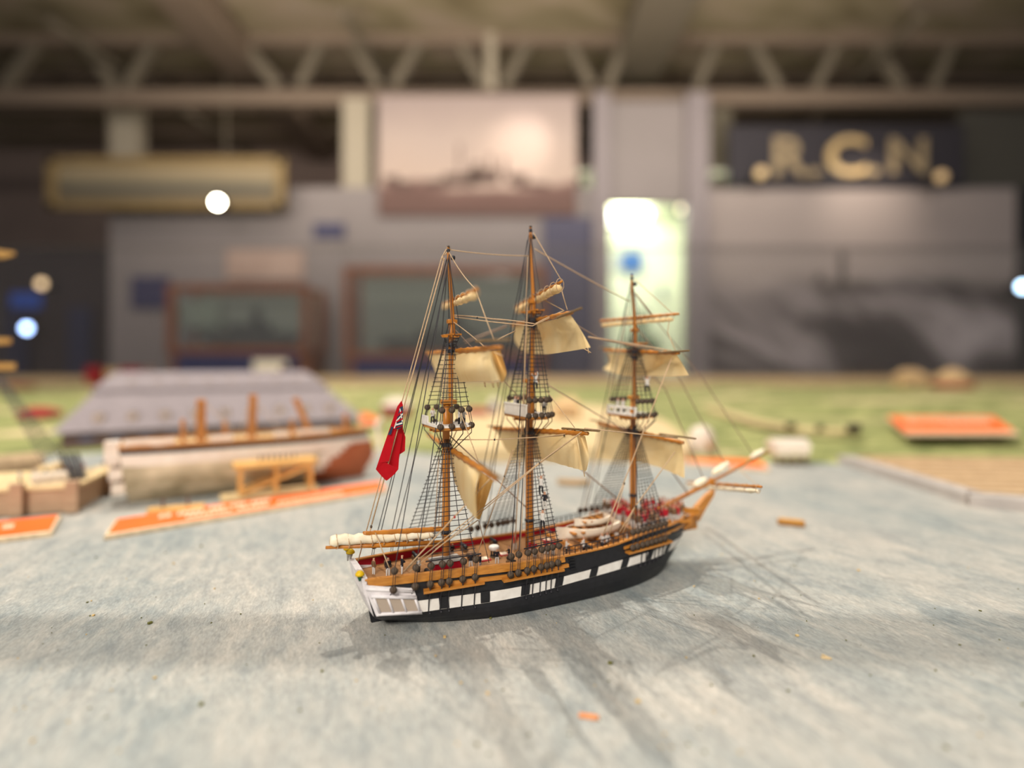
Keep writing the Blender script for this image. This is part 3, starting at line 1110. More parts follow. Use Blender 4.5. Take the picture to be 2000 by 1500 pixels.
# ------------------------------------------------------------------ deck fittings
MB().box(P(-.0035, .006, .0288), (.017, .010, .0052)).build('companion_house', M_red, ship, bevel=.0005)
MB().box(P(-.0035, .006, .0316), (.0185, .0115, .0006)).build('companion_roof', M_grey, ship)
mb = MB()
mb.lathe(P(.0305, .002, .0262), [(.0026, 0), (.0026, .0012)], 14, 0)
for k in range(6):
    a = k * math.pi / 3
    mb.tube([P(.0305 + .002 * math.cos(a), .002 + .002 * math.sin(a), .0262), P(.0305 + .0019 * math.cos(a), .002 + .0019 * math.sin(a), .0312)], .0005, 6, 1)
mb.lathe(P(.0305, .002, .0310), [(.0029, 0), (.0033, .0006), (.0033, .0022), (.0026, .0028), (.0004, .0030)], 18, 2)
mb.build('capstan', [M_dead, M_darkcloth, M_white], ship, smooth=True)
for u, v, s_ in ((.0225, .004, .0075), (.0375, .001, .0060), (.078, -.012, .008)):
    mb = MB()
    mb.box(P(u, v, .0266), (s_, s_ * .9, .0010), 0)
    mb.box(P(u, v, .0270), (s_ * .72, s_ * .62, .0012), 1)
    mb.build('hatch', [M_red, M_cream], ship)
mb = MB()
mb.ball(P(.0155, .0005, .0292), .0036, 7, 0, (.9, 1.1, .8))
mb.ball(P(.0185, .0015, .0285), .0026, 7, 0, (1, 1, .9))
mb.build('canvas_heap', M_browncloth, ship, smooth=True)


def cannon(u, v, rot):
    r = Matrix.Rotation(rot, 4, 'Z')
    g = bpy.data.objects.new('carronade', None)
    COL.objects.link(g)
    g.parent = ship
    g.location = P(u, v, DECK(u) + .0003)
    g.rotation_euler = (0, 0, rot)
    mb = MB()
    mb.box((0, 0, .0009), (.0075, .0032, .0014), 0)
    mb.box((.0008, .0013, .0019), (.004, .0006, .0014), 0)
    mb.box((.0008, -.0013, .0019), (.004, .0006, .0014), 0)
    mb.build('carriage', M_browncloth, g)
    MB().tube([V((-.0040, 0, .0030)), V((-.0034, 0, .0030)), V((.001, 0, .0031)), V((.0048, 0, .0032)), V((.0052, 0, .0032))], [.0005, .0014, .0012, .0009, .0011], 10).build('barrel', M_black, g, smooth=True)
    return g


for u, v, rt in ((-.034, -.0125, 1.57), (-.016, -.0145, 1.57), (.018, -.018, 1.57), (.040, -.019, 1.57), (.083, -.0185, 1.57), (.104, -.018, 1.57), (-.018, .0165, -1.57), (.034, .019, -1.57), (.090, .0195, -1.57)):
    cannon(u, v, rt)
# waist netting on starboard and port
for sd in (1, -1):
    mb = MB()
    us = [.066 + .0042 * i for i in range(13)]
    pts = []
    for i, u in enumerate(us):
        p = surf(t_at(u), 3, -.0002, sd)
        mb.tube([p, p + V((0, 0, .0052))], .0003, 5)
        pts.append(p + V((0, 0, .0050)))
    mb.tube(pts, .0003, 5)
    mb.tube([p - V((0, 0, .0024)) for p in pts], .00022, 4)
    mb.build('waist_netting', M_ropeB, ship)
# boat skids across the waist
for u in (.080, .093, .106, .119):
    MB().box(P(u, .002, .0297), (.0022, .040, .0018)).build('boat_skid', M_oak, ship)
mb = MB()   # steps on the hull side
for k in range(4):
    p = surf(t_at(.071), 2.3 + .16 * k, .0006, 1)
    mb.box(p, (.0042, .0014, .0006))
mb.build('boarding_step', M_black, ship)
for uu, vv in ((.126, .004), (.152, .0)):
    MB().tube([P(uu, vv - .006, .0375), P(uu, vv + .006, .0375)], [.0007, .0007], 6).build('bitt_rail', M_oak, ship)

# ------------------------------------------------------------------ boats on the skids
def boat_mesh(L, B, Hh, trans=True):
    mb = MB()
    n = 16
    prof = lambda k: (max(.02, math.sin(min(1, .25 + k * .9) * math.pi) ** .6) if trans else max(.03, math.sin(math.pi * (k * .92 + .04)) ** .55))
    def ring(k, inner):
        b = B * .5 * prof(k) * (.84 if inner else 1)
        sh = Hh * (1 + .30 * (2 * k - 1) ** 2)
        x = (k - .5) * L * (.965 if inner else 1)
        bot = (.16 * Hh if inner else 0) + Hh * .20 * (2 * k - 1) ** 2
        ys = [-1, -.96, -.75, -.35, 0, .35, .75, .96, 1]
        zs = [1, .62, .25, .05, 0, .05, .25, .62, 1]
        return [V((x, b * q, bot + (sh - bot) * z)) for q, z in zip(ys, zs)]
    out = [ring(i / n, False) for i in range(n + 1)]
    inn = [ring(i / n, True) for i in range(n + 1)]
    mb.quadgrid(out, 0, flip=True)
    mb.quadgrid(inn, 1)
    for e in (0, -1):
        mb.quadgrid([[o[e] for o in out], [o[e] for o in inn]], 0, flip=(e == 0))
    mb.poly(out[0], 0)
    mb.poly(out[-1][::-1], 0)
    return mb


def ship_boat(L, B, Hh, u, v, w, rot, label, nth):
    M4 = Matrix.Translation(V((MX, MY, 0))) @ Matrix.Rotation(math.atan2(HS, HC), 4, 'Z')
    r = empty('ship_boat', M4 @ P(u, v, w), math.atan2(HS, HC) + rot, label, 'boat')
    boat_mesh(L, B, Hh).build('boat_hull', [M_cream, M_deck], r, smooth=True)
    for k in range(nth):
        x = -.28 * L + .56 * L * k / (nth - 1)
        MB().box((x, 0, Hh * .78), (L * .05, B * .80, Hh * .12)).build('thwart', M_oak, r)
    return r


ship_boat(.0475, .0200, .0078, .0985, .0045, .0307, math.pi, 'large cream ship boat lying on the deck between the masts', 5)
ship_boat(.0270, .0125, .0052, .1020, .0060, .0388, math.pi, 'small cream boat nested inside the larger boat on deck', 4)

# ------------------------------------------------------------------ crew
def figure_mesh(name, coat, legs, hat, pose):
    me = bpy.data.meshes.new(name)
    bm = bmesh.new()
    def chain(pts, start=None):
        vs = [start] if start else []
        for p in pts:
            vs.append(bm.verts.new(p))
            if len(vs) > 1:
                bm.edges.new((vs[-2], vs[-1]))
        return vs
    spine = chain([(0, 0, .50), (0, 0, .62), (0, .0, .76), (0, -.005, .83), (0, -.015, .90), (0, -.01, .97)])
    if pose == 'climb':
        arms = [[(.10, -.01, .78), (.15, -.10, .90), (.13, -.16, 1.04)], [(-.10, -.01, .78), (-.16, -.10, .84), (-.14, -.17, .94)]]
        lg = [[(.07, 0, .47), (.10, -.16, .36), (.09, -.06, .14), (.09, -.12, .12)], [(-.07, 0, .47), (-.08, -.02, .25), (-.08, .01, .03), (-.08, -.07, .02)]]
    elif pose == 'work':
        arms = [[(.10, 0, .78), (.15, -.05, .62), (.10, -.18, .60)], [(-.10, 0, .78), (-.16, -.04, .63), (-.10, -.17, .66)]]
        lg = [[(.06, 0, .47), (.08, -.02, .25), (.08, 0, .03), (.08, -.08, .02)], [(-.06, 0, .47), (-.08, .01, .25), (-.09, .03, .03), (-.09, -.05, .02)]]
    else:
        arms = [[(.10, 0, .78), (.14, .01, .61), (.13, -.04, .46)], [(-.10, 0, .78), (-.14, .01, .61), (-.13, -.03, .46)]]
        lg = [[(.05, 0, .47), (.06, -.01, .25), (.06, .01, .03), (.07, -.07, .02)], [(-.05, 0, .47), (-.06, -.01, .25), (-.06, .01, .03), (-.07, -.07, .02)]]
    nA = []
    for a in arms:
        nA.append(chain(a, spine[2]))
    nL = []
    for l in lg:
        nL.append(chain(l, spine[0]))
    bm.verts.index_update()
    rad = {spine[0].index: (.085, .07), spine[1].index: (.085, .065), spine[2].index: (.10, .07), spine[3].index: (.045, .045), spine[4].index: (.068, .075), spine[5].index: (.06, .06)}
    for ch, rr in [(x, (.04, .034, .028)) for x in nA] + [(x, (.068, .052, .036, .03)) for x in nL]:
        for v, r in zip(ch[1:], rr):
            rad[v.index] = (r, r)
    bm.to_mesh(me)
    bm.free()
    o = bpy.data.objects.new(name, me)
    COL.objects.link(o)
    o.modifiers.new('skin', 'SKIN')
    if not me.skin_vertices:
        pass
    for i, r in rad.items():
        me.skin_vertices[0].data[i].radius = r
    me.skin_vertices[0].data[0].use_root = True
    sd = o.modifiers.new('sub', 'SUBSURF')
    sd.levels = sd.render_levels = 1
    dg = bpy.context.evaluated_depsgraph_get()
    out = bpy.data.meshes.new_from_object(o.evaluated_get(dg))
    bpy.data.objects.remove(o)
    out.name = name
    out.materials.clear()
    for m in (coat, legs, M_skin, hat, M_darkcloth):
        out.materials.append(m)
    for p in out.polygons:
        c_ = p.center
        z = c_.z
        arm = abs(c_.x) > .115 and z > .40
        if arm:
            d = min((c_ - V(a[-1])).length for a in arms)
            i = 2 if d < .045 else 0
        elif z > .945:
            i = 3
        elif z > .81:
            i = 2
        elif z > .46:
            i = 0
        elif z > .06:
            i = 1
        else:
            i = 4
        p.material_index = i
        p.use_smooth = True
    return out


FIG = {
    'red': [figure_mesh('figure', M_redcloth, M_whitecloth, M_darkcloth, p) for p in ('stand', 'work')],
    'black': [figure_mesh('figure', M_darkcloth, M_whitecloth, M_darkcloth, p) for p in ('stand', 'work')],
    'white': [figure_mesh('figure', M_whitecloth, M_darkcloth, M_darkcloth, p) for p in ('stand', 'work', 'climb')],
    'brown': [figure_mesh('figure', M_browncloth, M_whitecloth, M_browncloth, p) for p in ('stand', 'work')],
}
SHIPM = Matrix.Translation(V((MX, MY, 0))) @ Matrix.Rotation(math.atan2(HS, HC), 4, 'Z')


def crew(kind, pose, p, rot, label, group=None, h=.0115):
    o = bpy.data.objects.new('crew_figure', FIG[kind][pose])
    COL.objects.link(o)
    o.location = SHIPM @ p
    o.rotation_euler = (0, 0, rot)
    o.scale = (h, h, h)
    tag(o, label, 'figure', group)
    return o


def on_shroud(x, y):
    v = .02
    for _ in range(12):
        p = S(x, y, v)
        v = .0318 - (p.z - .0365) / .071 * .0294 + .0006
    return S(x, y, v)


crew('black', 0, P(-.0385, .0055, .0264), .6, 'figure in black coat and hat at the stern rail', h=.0122)
crew('black', 1, P(-.0300, .0045, .0264), 2.0, 'figure in black coat behind the aftmost rigging blocks', h=.0120)
crew('brown', 0, P(-.0450, -.0020, .0264), 2.6, 'brown figure leaning by the white stern rail', h=.0105)
crew('white', 0, P(-.0215, .0095, .0264), 1.0, 'white-shirted figure left of the red deck house', h=.0110)
crew('white', 2, on_shroud(1057, 966), -.3, 'white-shirted figure high on the lower main rigging', h=.0125)
crew('black', 1, on_shroud(1064, 996), -.3, 'black-coated figure hanging in the lower main rigging', h=.0120)
crew('white', 2, on_shroud(1060, 1034), -.3, 'white-shirted figure low on the main rigging above the deck', h=.0125)
crew('white', 2, S(1046, 764, .010), -.3, 'white-shirted climber above the top of the middle mast', h=.0125)
crew('white', 2, S(1264, 768, .011), -.3, 'white-shirted climber above the top of the right mast', h=.0125)
for k, (m, v, du) in enumerate(((mz, -.008, -.006), (mz, .004, .007), (mz, .009, .008))):
    crew('white', 1, P(m['u0'] + du, v, m['top_w'] + .0006), .5 + k, ['white figure on the left side of the nearest mast top', 'white figure in the nearest mast top beside the mast', 'white figure at the right edge of the nearest mast top'][k], h=.0105)
for k, (v, du) in enumerate(((-.009, -.006), (-.003, -.007), (.009, .006))):
    crew(('white', 'black', 'white')[k], 0, P(mn['u0'] + du, v, mn['top_w'] + .0006), 1 + k, ['white figure behind the white screen of the middle mast top', 'black-coated figure behind the white screen of the middle mast top', 'white figure right of the mast on the middle top'][k], h=.0120)
for k, (v, du) in enumerate(((-.010, -.006), (-.004, -.006))):
    crew('white', 0, P(fm['u0'] + du, v, fm['top_w'] + .0006), 1 + k, ['left one of two white figures at the right mast top rail', 'right one of two white figures at the right mast top rail'][k], h=.0115)
G1 = 'scarlet figures crowding the bow'
L1 = 'small scarlet-coated figure in the crowd on the bow deck'
G2 = 'brown sailors crowding the bow'
L2 = 'small brown-clad sailor in the crowd on the bow deck'
spots = []
tries = 0
while len(spots) < 58 and tries < 4000:
    tries += 1
    u = random.uniform(.118, .186)
    hb = lerp(u, *HB[3]) - .0032
    v = random.uniform(-hb, hb)
    if abs(u - fm['u0']) < .004 and abs(v) < .004:
        continue
    if all((u - a) ** 2 + (v - b) ** 2 > .0040 ** 2 for a, b in spots):
        spots.append((u, v))
for i in range(9):
    u = .128 + .0075 * i
    spots.append((u, -(lerp(u, *HB[3]) - .0016)))
for i in range(3):
    spots.append((.172 + .006 * i, (lerp(.172 + .006 * i, *HB[3]) - .0018)))
for i, (u, v) in enumerate(spots):
    if i % 5 < 3:
        crew('red', i % 2, P(u, v, DECK(u) + .0004), random.uniform(0, 6), L1, G1, h=.0136)
    else:
        crew('brown', i % 2, P(u, v, DECK(u) + .0004), random.uniform(0, 6), L2, G2, h=.0134)
G3 = 'scarlet figures at the foot of the main mast'
for u, v in ((.052, .010), (.0535, .014), (.063, .012), (.066, .0155), (.0485, -.004)):
    crew('red', 1, P(u, v, .0264), random.uniform(0, 6), 'small scarlet-coated figure behind the lower rigging of the middle mast', G3)
G4 = 'sailors in the waist'
for u, v in ((.074, .019), (.086, .021), (.101, .0205), (.105, .0205)):
    crew('white', 1, P(u, v, .0264), random.uniform(0, 6), 'white-shirted sailor by the rail in front of the deck boats', G4)
G5 = 'sailors along the quarterdeck'
for u, v in ((.010, .013), (.0145, .017), (.027, .014), (.036, .0125), (.006, -.008)):
    crew('black', 1, P(u, v, .0264), random.uniform(0, 6), 'dark-coated sailor on the deck between the two nearest masts', G5, h=.0100)

# ================================================================== THE DIORAMA TABLE
def water_col(nt, L, tc, bs):
    a = noise(nt, tc, 10, (.42, 1, 1), (0, 0, .25), 6, .5, rough=.66)
    b = noise(nt, tc, 38, (.34, 1, 1), (0, 0, .42), 5, .5, rough=.62)
    g = noise(nt, tc, 210, (.26, 1, 1), (0, 0, .3), 5, .8, rough=.7)
    big = noise(nt, tc, 4.0, (.8, 1, 1), (0, 0, .4), 3)
    base = ramp(nt, a, [(.30, (124, 132, 136)), (.44, (166, 170, 167)), (.56, (192, 188, 179)), (.70, (216, 206, 192))])
    st = ramp(nt, b, [(.34, (118, 127, 131)), (.5, (180, 180, 173)), (.64, (220, 211, 197))])
    c1 = mixc(nt, .42, base, st)
    tea = ramp(nt, big, [(.38, (150, 164, 164)), (.62, (204, 196, 184))])
    c2 = mixc(nt, .30, c1, tea)
    gr = ramp(nt, g, [(.32, (150, 150, 150)), (.5, (205, 205, 205)), (.68, (255, 255, 255))])
    c3 = mixc(nt, .60, c2, gr, 'MULTIPLY')
    bp = nt.nodes.new('ShaderNodeBump')
    bp.inputs['Strength'].default_value = .35
    bp.inputs['Distance'].default_value = .0008
    L(g, bp.inputs['Height'])
    L(bp.outputs['Normal'], bs.inputs['Normal'])
    return c3


M_water = ramp_mat('painted_harbour_water', water_col, .55)


def land_col(nt, L, tc, bs):
    a = noise(nt, tc, 14, (1, .5, 1), (0, 0, .2), 6, .3, rough=.6)
    s = noise(nt, tc, 3.2, (1.6, .5, 1), (0, 0, .1), 4, .6)
    g = ramp(nt, a, [(.32, (92, 100, 58)), (.48, (132, 136, 82)), (.62, (168, 166, 108)), (.76, (200, 188, 140))])
    sand = ramp(nt, s, [(.55, (0, 0, 0)), (.66, (255, 255, 255))])
    return mixc(nt, sand, g, srgb(214, 190, 148))


M_land = ramp_mat('model_grass', land_col, .85)
M_sand = mat('sand_ground', (222, 198, 154), .85, (190, 164, 120), 24, .8)
M_trimwood = mat('brown_wood_trim', (206, 178, 140), .5, (176, 146, 108), 12, .8, stretch=(1, 8, 8))
M_apron = mat('dark_apron', (58, 52, 48), .7)
M_plank = mat('weathered_planks', (214, 186, 148), .7, (164, 136, 104), 26, .8, stretch=(1.5, 18, 1))
M_stone = mat('quay_stone', (196, 186, 178), .7, (160, 152, 146), 40, .7)

table = empty('diorama_table', (0, 0, 0), 0, 'long museum diorama table painted as a grey blue harbour', 'table')
mb = MB()
mb.box((0, 1.50, -.02), (6.4, 3.84, .04))
mb.build('painted_water', M_water, table)
mb = MB()
TW, TF, TN = 3.2, 3.42, -.42
mb.box((0, TF + .03, .01), (2 * TW + .12, .06, .12))
mb.build('far_rim', M_trimwood, table)
for sx in (-1, 1):
    MB().box((sx * (TW + .03), 1.5, 0), (.06, 3.84, .06)).build('side_rim', M_trimwood, table)
MB().box((0, TN - .03, 0), (2 * TW + .12, .06, .06)).build('near_rim', M_trimwood, table)
for y0 in (TN + .05, TF - .05):
    MB().box((0, y0, -.47), (2 * TW - .1, .06, .86)).build('apron', M_apron, table)
# land
def land_slab(name, outline, h, m, bumpy=0.0, nx=70, ny=26):
    mb = MB()
    mb.prism(outline, .0002, h)
    o = mb.build(name, m, table)
    return o


shore = [(-3.15, .86), (-1.0, .86), (-.80, .93), (-.55, 1.00), (-.30, 1.02), (-.12, .94), (.05, .885), (.30, .865), (.50, .855), (.56, .80), (.70, .775), (1.3, .72), (3.15, .70), (3.15, 3.38), (-3.15, 3.38)]
# uneven ground: a grid over the land area, low at the shore
rows = []
NXL = 110
shx = [p[0] for p in shore[:13]]
shy = [p[1] for p in shore[:13]]
rnd = random.Random(3)
wav = [(rnd.uniform(2, 14), rnd.uniform(2, 12), rnd.uniform(0, 6), rnd.uniform(.0008, .003)) for _ in range(9)]
for j in range(41):
    k = (j / 40) ** 1.6
    line = []
    for i in range(NXL + 1):
        x = -3.15 + 6.3 * i / NXL
        yb = lerp(x, shx, shy)
        y_ = yb + (3.38 - yb) * k
        z = .003 if j == 0 else .005 + sum(a * math.sin(fx * x + fy * y_ + ph) for fx, fy, ph, a in wav) * min(1, j / 6) * min(1, max(0, y_ - yb) / .9) + .014 * max(0, min(1, (j - 9) / 24))
        line.append(V((x, y_, max(z, .003))))
    rows.append(line)
mb = MB()
mb.quadgrid([[V((p.x, p.y - .003, -.0005)) for p in rows[0]]] + rows)
structure(mb.build('terrain', M_land, smooth=True))
mb = MB()
o = [G(1080, 900), G(1345, 905), G(1345, 880), G(1290, 835), G(1190, 812), G(1040, 800), G(900, 812), G(860, 850), G(900, 905)]
mb.prism([(p.x, p.y) for p in o], .0, .021)
structure(mb.build('sand_terrain', M_sand))
mb = MB()
for a, b in (((1385, 800), (1470, 826)), ((1470, 826), (1560, 842)), ((1560, 842), (1680, 848))):
    p, q = G(*a, .018), G(*b, .018)
    mb.bar(p + V((0, 0, .003)), q + V((0, 0, .003)), .030, .008)
structure(mb.build('path', M_sand))
# quay and slipway on the right
e0, e1, e2 = G(1650, 905, .0), G(1905, 985, .0), G(2090, 1004, .0)
mb = MB()
mb.bar(e0 + V((0, 0, .006)), e1 + V((0, 0, .006)), .022, .012)
mb.bar(e1 + V((-.008, 0, .006)), e2 + V((0, 0, .006)), .022, .012)
mb.build('quay_edge', M_stone, table)
mb = MB()
a0, a1, a2, a3 = e0 + V((.012, -.0, 0)), e1 + V((.01, .012, 0)), e2 + V((.2, .012, 0)), G(2150, 912) + V((.1, 0, 0))
mb.prism([(p.x, p.y) for p in (a0, a1, a2, a3, G(1800, 903))], .0002, .008)
mb.build('slipway', M_plank, table)
mb = MB()
for i in range(9):
    k = i / 8
    p, q = a1.lerp(a0, k), a2.lerp(a3, k)
    mb.bar(V((p.x + .008, p.y, .0095)), V((q.x, q.y, .0095)), .006, .003)
mb.build('slipway_timber', M_plank, table)

# glass of the display case and its rails
M_glass = glass_mat('case_glass', (.99, .99, .99, 1), .02, .05)
M_case = mat('case_metal', (118, 108, 100), .45, metal=.3)
case = empty('display_case_hood', (0, 0, 0), 0, 'clear glass hood standing round the diorama table', 'display case')
zt = EYE + (HZ - 484) / F * (TF + .02)
MB().box((0, TF + .03, .0705 + (zt - .07) / 2), (2 * TW, .008, zt - .07)).build('far_pane', M_glass, case)
MB().box((0, TF + .03, zt + .005), (2 * TW, .012, .008)).build('pane_edge', M_case, case)
MB().box((0, .5177, .84), (6.5, .040, .020)).build('lamp_rail', M_case, case)
for sx in (-1, 1):
    MB().box((sx * 3.23, .5177, .428), (.04, .028, .793)).build('rail_post', M_case, case)

# crumbs and small flakes lying on the painted water
mb = MB()
rc = random.Random(5)
for i in range(150):
    x = rc.uniform(0, 2000)
    y_ = rc.uniform(1060, 1480)
    p = G(x, y_)
    s_ = rc.uniform(.0003, .0009) * (1 if rc.random() < .9 else 1.8)
    mb.box(p + V((0, 0, s_ * .3 + .00012)), (s_ * rc.uniform(.7, 1.8), s_, s_ * .6), 0 if rc.random() < .6 else 1, rot=rc.uniform(0, 3))
o = mb.build('debris', [mat('moss_crumb', (112, 110, 54), .8), mat('straw_crumb', (226, 192, 130), .8)])
tag(o, 'tiny moss and straw crumbs scattered over the painted water', 'crumbs', kind='stuff')
p = G(1150, 1401)
o = MB().box(p + V((0, 0, .0004)), (.0085, .0030, .0008), rot=-.25).build('wood_flake', mat('orange_flake', (232, 150, 92), .7), bevel=.0002)
tag(o, 'orange flake lying on the painted water in front of the warship', 'flake')
p = G(1612, 1286)
o = MB().box(p + V((0, 0, .0003)), (.0040, .0016, .0006), rot=-.25).box(p + V((.0012, .001, .0004)), (.0010, .0050, .0005), rot=.5).build('straw_flake', M_sand)
tag(o, 'tiny pale straw flake beside the shadow right of the warship', 'flake')

# ------------------------------------------------------------------ model buildings
M_slate = mat('grey_roof_slates', (156, 145, 146), .85, (116, 106, 108), 60, .8, stretch=(1, 1, 6))
M_shedwall = mat('brown_shed_wall', (122, 100, 92), .8, (98, 78, 72), 40, .8)
M_dormer = mat('dormer_paint', (216, 190, 166), .7)
M_shedwin = mat('shed_window_blue', (120, 116, 132), .5)


def local_mesh(mb, name, m, parent, **k):
    return mb.build(name, m, parent, **k)


ang = math.atan2(1.222 - .953, .763 - .33)
shed = empty('storehouse', (-.763, .953, .001), ang, 'long grey-roofed storehouse behind the hulk under repair', 'building')
SL, SD = .51, .36
MB().box((SL / 2, SD / 2, .017), (SL - .012, SD - .012, .034)).build('wall', M_shedwall, shed)
for i in range(11):
    MB().box((.04 + i * .043, .005, .019), (.020, .003, .010)).build('window', M_shedwin, shed)
mb = MB()
r0 = [(-.008, -.008, .032), (SL + .008, -.008, .032), (SL + .008, SD + .008, .032), (-.008, SD + .008, .032)]
r1 = [(.04, .105, .092), (SL - .04, .105, .092), (SL - .04, SD - .105, .092), (.04, SD - .105, .092)]
r2 = [(x, y, .100) for x, y, z in r1]
r3 = [(.070, .165, .132), (SL - .075, .165, .132), (SL - .075, SD - .165, .132), (.070, SD - .165, .132)]
mb.quadgrid([[V(q) for q in r] for r in (r0, r1, r2, r3)], close=True)
mb.poly([V(q) for q in r3])
mb.poly([V(q) for q in r0][::-1])
roof = mb.build('roof', M_slate, shed)


def dormer(x, yy, z, s_):
    mb = MB()
    mb.box((x, yy, z), (s_, s_ * 1.4, s_ * 1.1), 0)
    mb.prism([(x - s_ * .62, yy - s_ * .75), (x + s_ * .62, yy - s_ * .75), (x + s_ * .62, yy + s_), (x - s_ * .62, yy + s_)], z + s_ * .5, z + s_ * .9, 1, .55)
    mb.build('dormer', [M_dormer, M_slate], roof)


for i in range(9):
    dormer(.055 + i * .05, .028, .054, .013)
for i in range(8):
    dormer(.10 + i * .044, .132, .112, .008)
for k, (x0, x1) in enumerate(((.10, .10), (.36, .36))):
    MB().box((x0 + .03, SD / 2, .139), (.012, .012, .016)).build('chimney', M_shedwall, roof)


def cottage(name, px, sz, wall, roofc, label, rot=0.0, cat_='building', base=0.008, hip=True, rel=.5):
    x, y_, = px
    p = G(x, y_, base)
    r = empty(name, (p.x, p.y, base), rot, label, cat_)
    L_, D_, H_ = sz
    MB().box((0, D_ / 2, H_ * .3), (L_, D_, H_ * .6)).build('wall', wall, r)
    mb = MB()
    o = [(-L_ * .56, -D_ * .06), (L_ * .56, -D_ * .06), (L_ * .56, D_ * 1.06), (-L_ * .56, D_ * 1.06)]
    lo = [V((a, b, H_ * .58)) for a, b in o]
    if hip:
        hi = [V((-L_ * .3, D_ * .5, H_)), V((L_ * .3, D_ * .5, H_)), V((L_ * .3, D_ * .52, H_)), V((-L_ * .3, D_ * .52, H_))]
    else:
        hi = [V((-L_ * .56, D_ * .5, H_)), V((L_ * .56, D_ * .5, H_)), V((L_ * .56, D_ * .52, H_)), V((-L_ * .56, D_ * .52, H_))]
    mb.quadgrid([lo, hi], close=True)
    mb.poly(hi)
    mb.poly(lo[::-1])
    mb.build('roof', roofc, r)
    MB().box((0, -.0004, H_ * .22), (L_ * .12, .001, H_ * .36)).build('doorway', M_shedwall, r)
    return r


M_redwall = mat('red_wall', (168, 40, 44), .7)
M_paleroof = mat('pale_roof', (236, 220, 200), .7)
M_tan = mat('tan_card', (224, 186, 136), .7)
M_bluep = mat('blue_card', (44, 60, 130), .6)
cottage('red_building', (772, 814), (.070, .05, .050), M_redwall, M_paleroof, 'small red-walled building with white roof behind the red ensign')
cottage('low_red_shed', (932, 812), (.055, .03, .018), M_redwall, M_redwall, 'low red shed on sand between the two nearest masts', base=.02)
cottage('blue_hut', (964, 806), (.022, .03, .040), M_bluep, M_paleroof, 'narrow blue hut with white roof beside the low red shed', base=.02)
cottage('tan_house', (1108, 818), (.060, .05, .050), M_tan, M_tan, 'tan house on sandy ground behind the middle mast', base=.021)
cottage('red_barn', (62, 822), (.075, .05, .032), M_redwall, M_redwall, 'dark red barn on grass at the left edge behind the wharf')
cottage('far_red_barn', (20, 762), (.15, .08, .03), M_redwall, M_redwall, 'long low red barn at the far left of the grass')
for x, y_, s_, m, lab in ((1790, 757, (.13, .10, .10), M_tan, 'tan pyramid-roofed hut at the far edge, left of its red-based twin'),):
    cottage('tan_hut', (x, y_), s_, M_tan, M_tan, lab, base=.018)
p = G(1860, 757, .018)
r = empty('round_fort', (p.x, p.y, .018), 0, 'tan cone-roofed round fort with red base at the far edge', 'building')
MB().lathe((0, 0, 0), [(.100, 0), (.100, .028)], 20).build('wall', M_redwall, r, smooth=False)
MB().lathe((0, 0, .028), [(.105, 0), (.085, .03), (.045, .060), (.010, .078)], 20).build('roof', M_tan, r, smooth=True)
p = G(1370, 886, .004)
r = empty('domed_tower', (p.x, p.y, .004), .3, 'cream domed tower on the shore behind the right mast sails', 'building')
MB().lathe((0, 0, 0), [(.024, 0), (.022, .018), (.019, .034), (.013, .042), (.003, .046)], 18).build('wall', M_paleroof, r, smooth=True)
MB().box((-.002, -.023, .016), (.008, .006, .012)).build('doorway', mat('tan_door', (196, 150, 100), .8), r)  # plain tan doorway box
p = G(1545, 905, .002)
r = empty('boathouse', (p.x, p.y, .002), 0, 'small white-roofed boathouse on dark stilts at the water edge', 'building')
for i in range(4):
    MB().box((-.020 + i * .0133, -.002, .006), (.004, .004, .014)).build('stilt', mat('stilt_brown', (120, 88, 54), .8) if i == 0 else bpy.data.materials['stilt_brown'], r)
MB().box((0, .010, .018), (.050, .030, .012)).build('wall', M_cream, r)
mb = MB()
lo = [V((-.028, -.008, .023)), V((.028, -.008, .023)), V((.028, .028, .023)), V((-.028, .028, .023))]
hi = [V((-.026, .006, .036)), V((.026, .006, .036)), V((.026, .014, .036)), V((-.026, .014, .036))]
mb.quadgrid([lo, hi], close=True)
mb.poly(hi)
mb.poly(lo[::-1])
mb.build('roof', M_paleroof, r)
for k, (x, y_) in enumerate(((1545, 834), (1602, 838), (1668, 842))):
    p = G(x, y_, .026)
    r = empty('field_gun', (p.x, p.y, .026), .5, ['black field gun at the left end of the three on the grass', 'smallest black field gun, middle of the three on the grass', 'biggest black field gun nearest the orange plate on the grass'][k], 'cannon', 'field guns on the grass')
    s_ = (.011, .009, .016)[k]
    MB().tube([V((-s_, 0, s_ * .5)), V((s_, 0, s_ * .6))], [s_ * .35, s_ * .22], 8).build('barrel', M_black, r)
    MB().box((0, 0, s_ * .2), (s_ * 1.4, s_ * .9, s_ * .5)).build('carriage', M_black, r)

# ------------------------------------------------------------------ orange label plates
M_orange = mat('orange_plate', (250, 112, 30), .5, (240, 92, 24), 30, .6)
M_plateedge = mat('cream_plate_edge', (240, 214, 176), .6)
M_print = mat('pale_print', (255, 226, 190), .6)


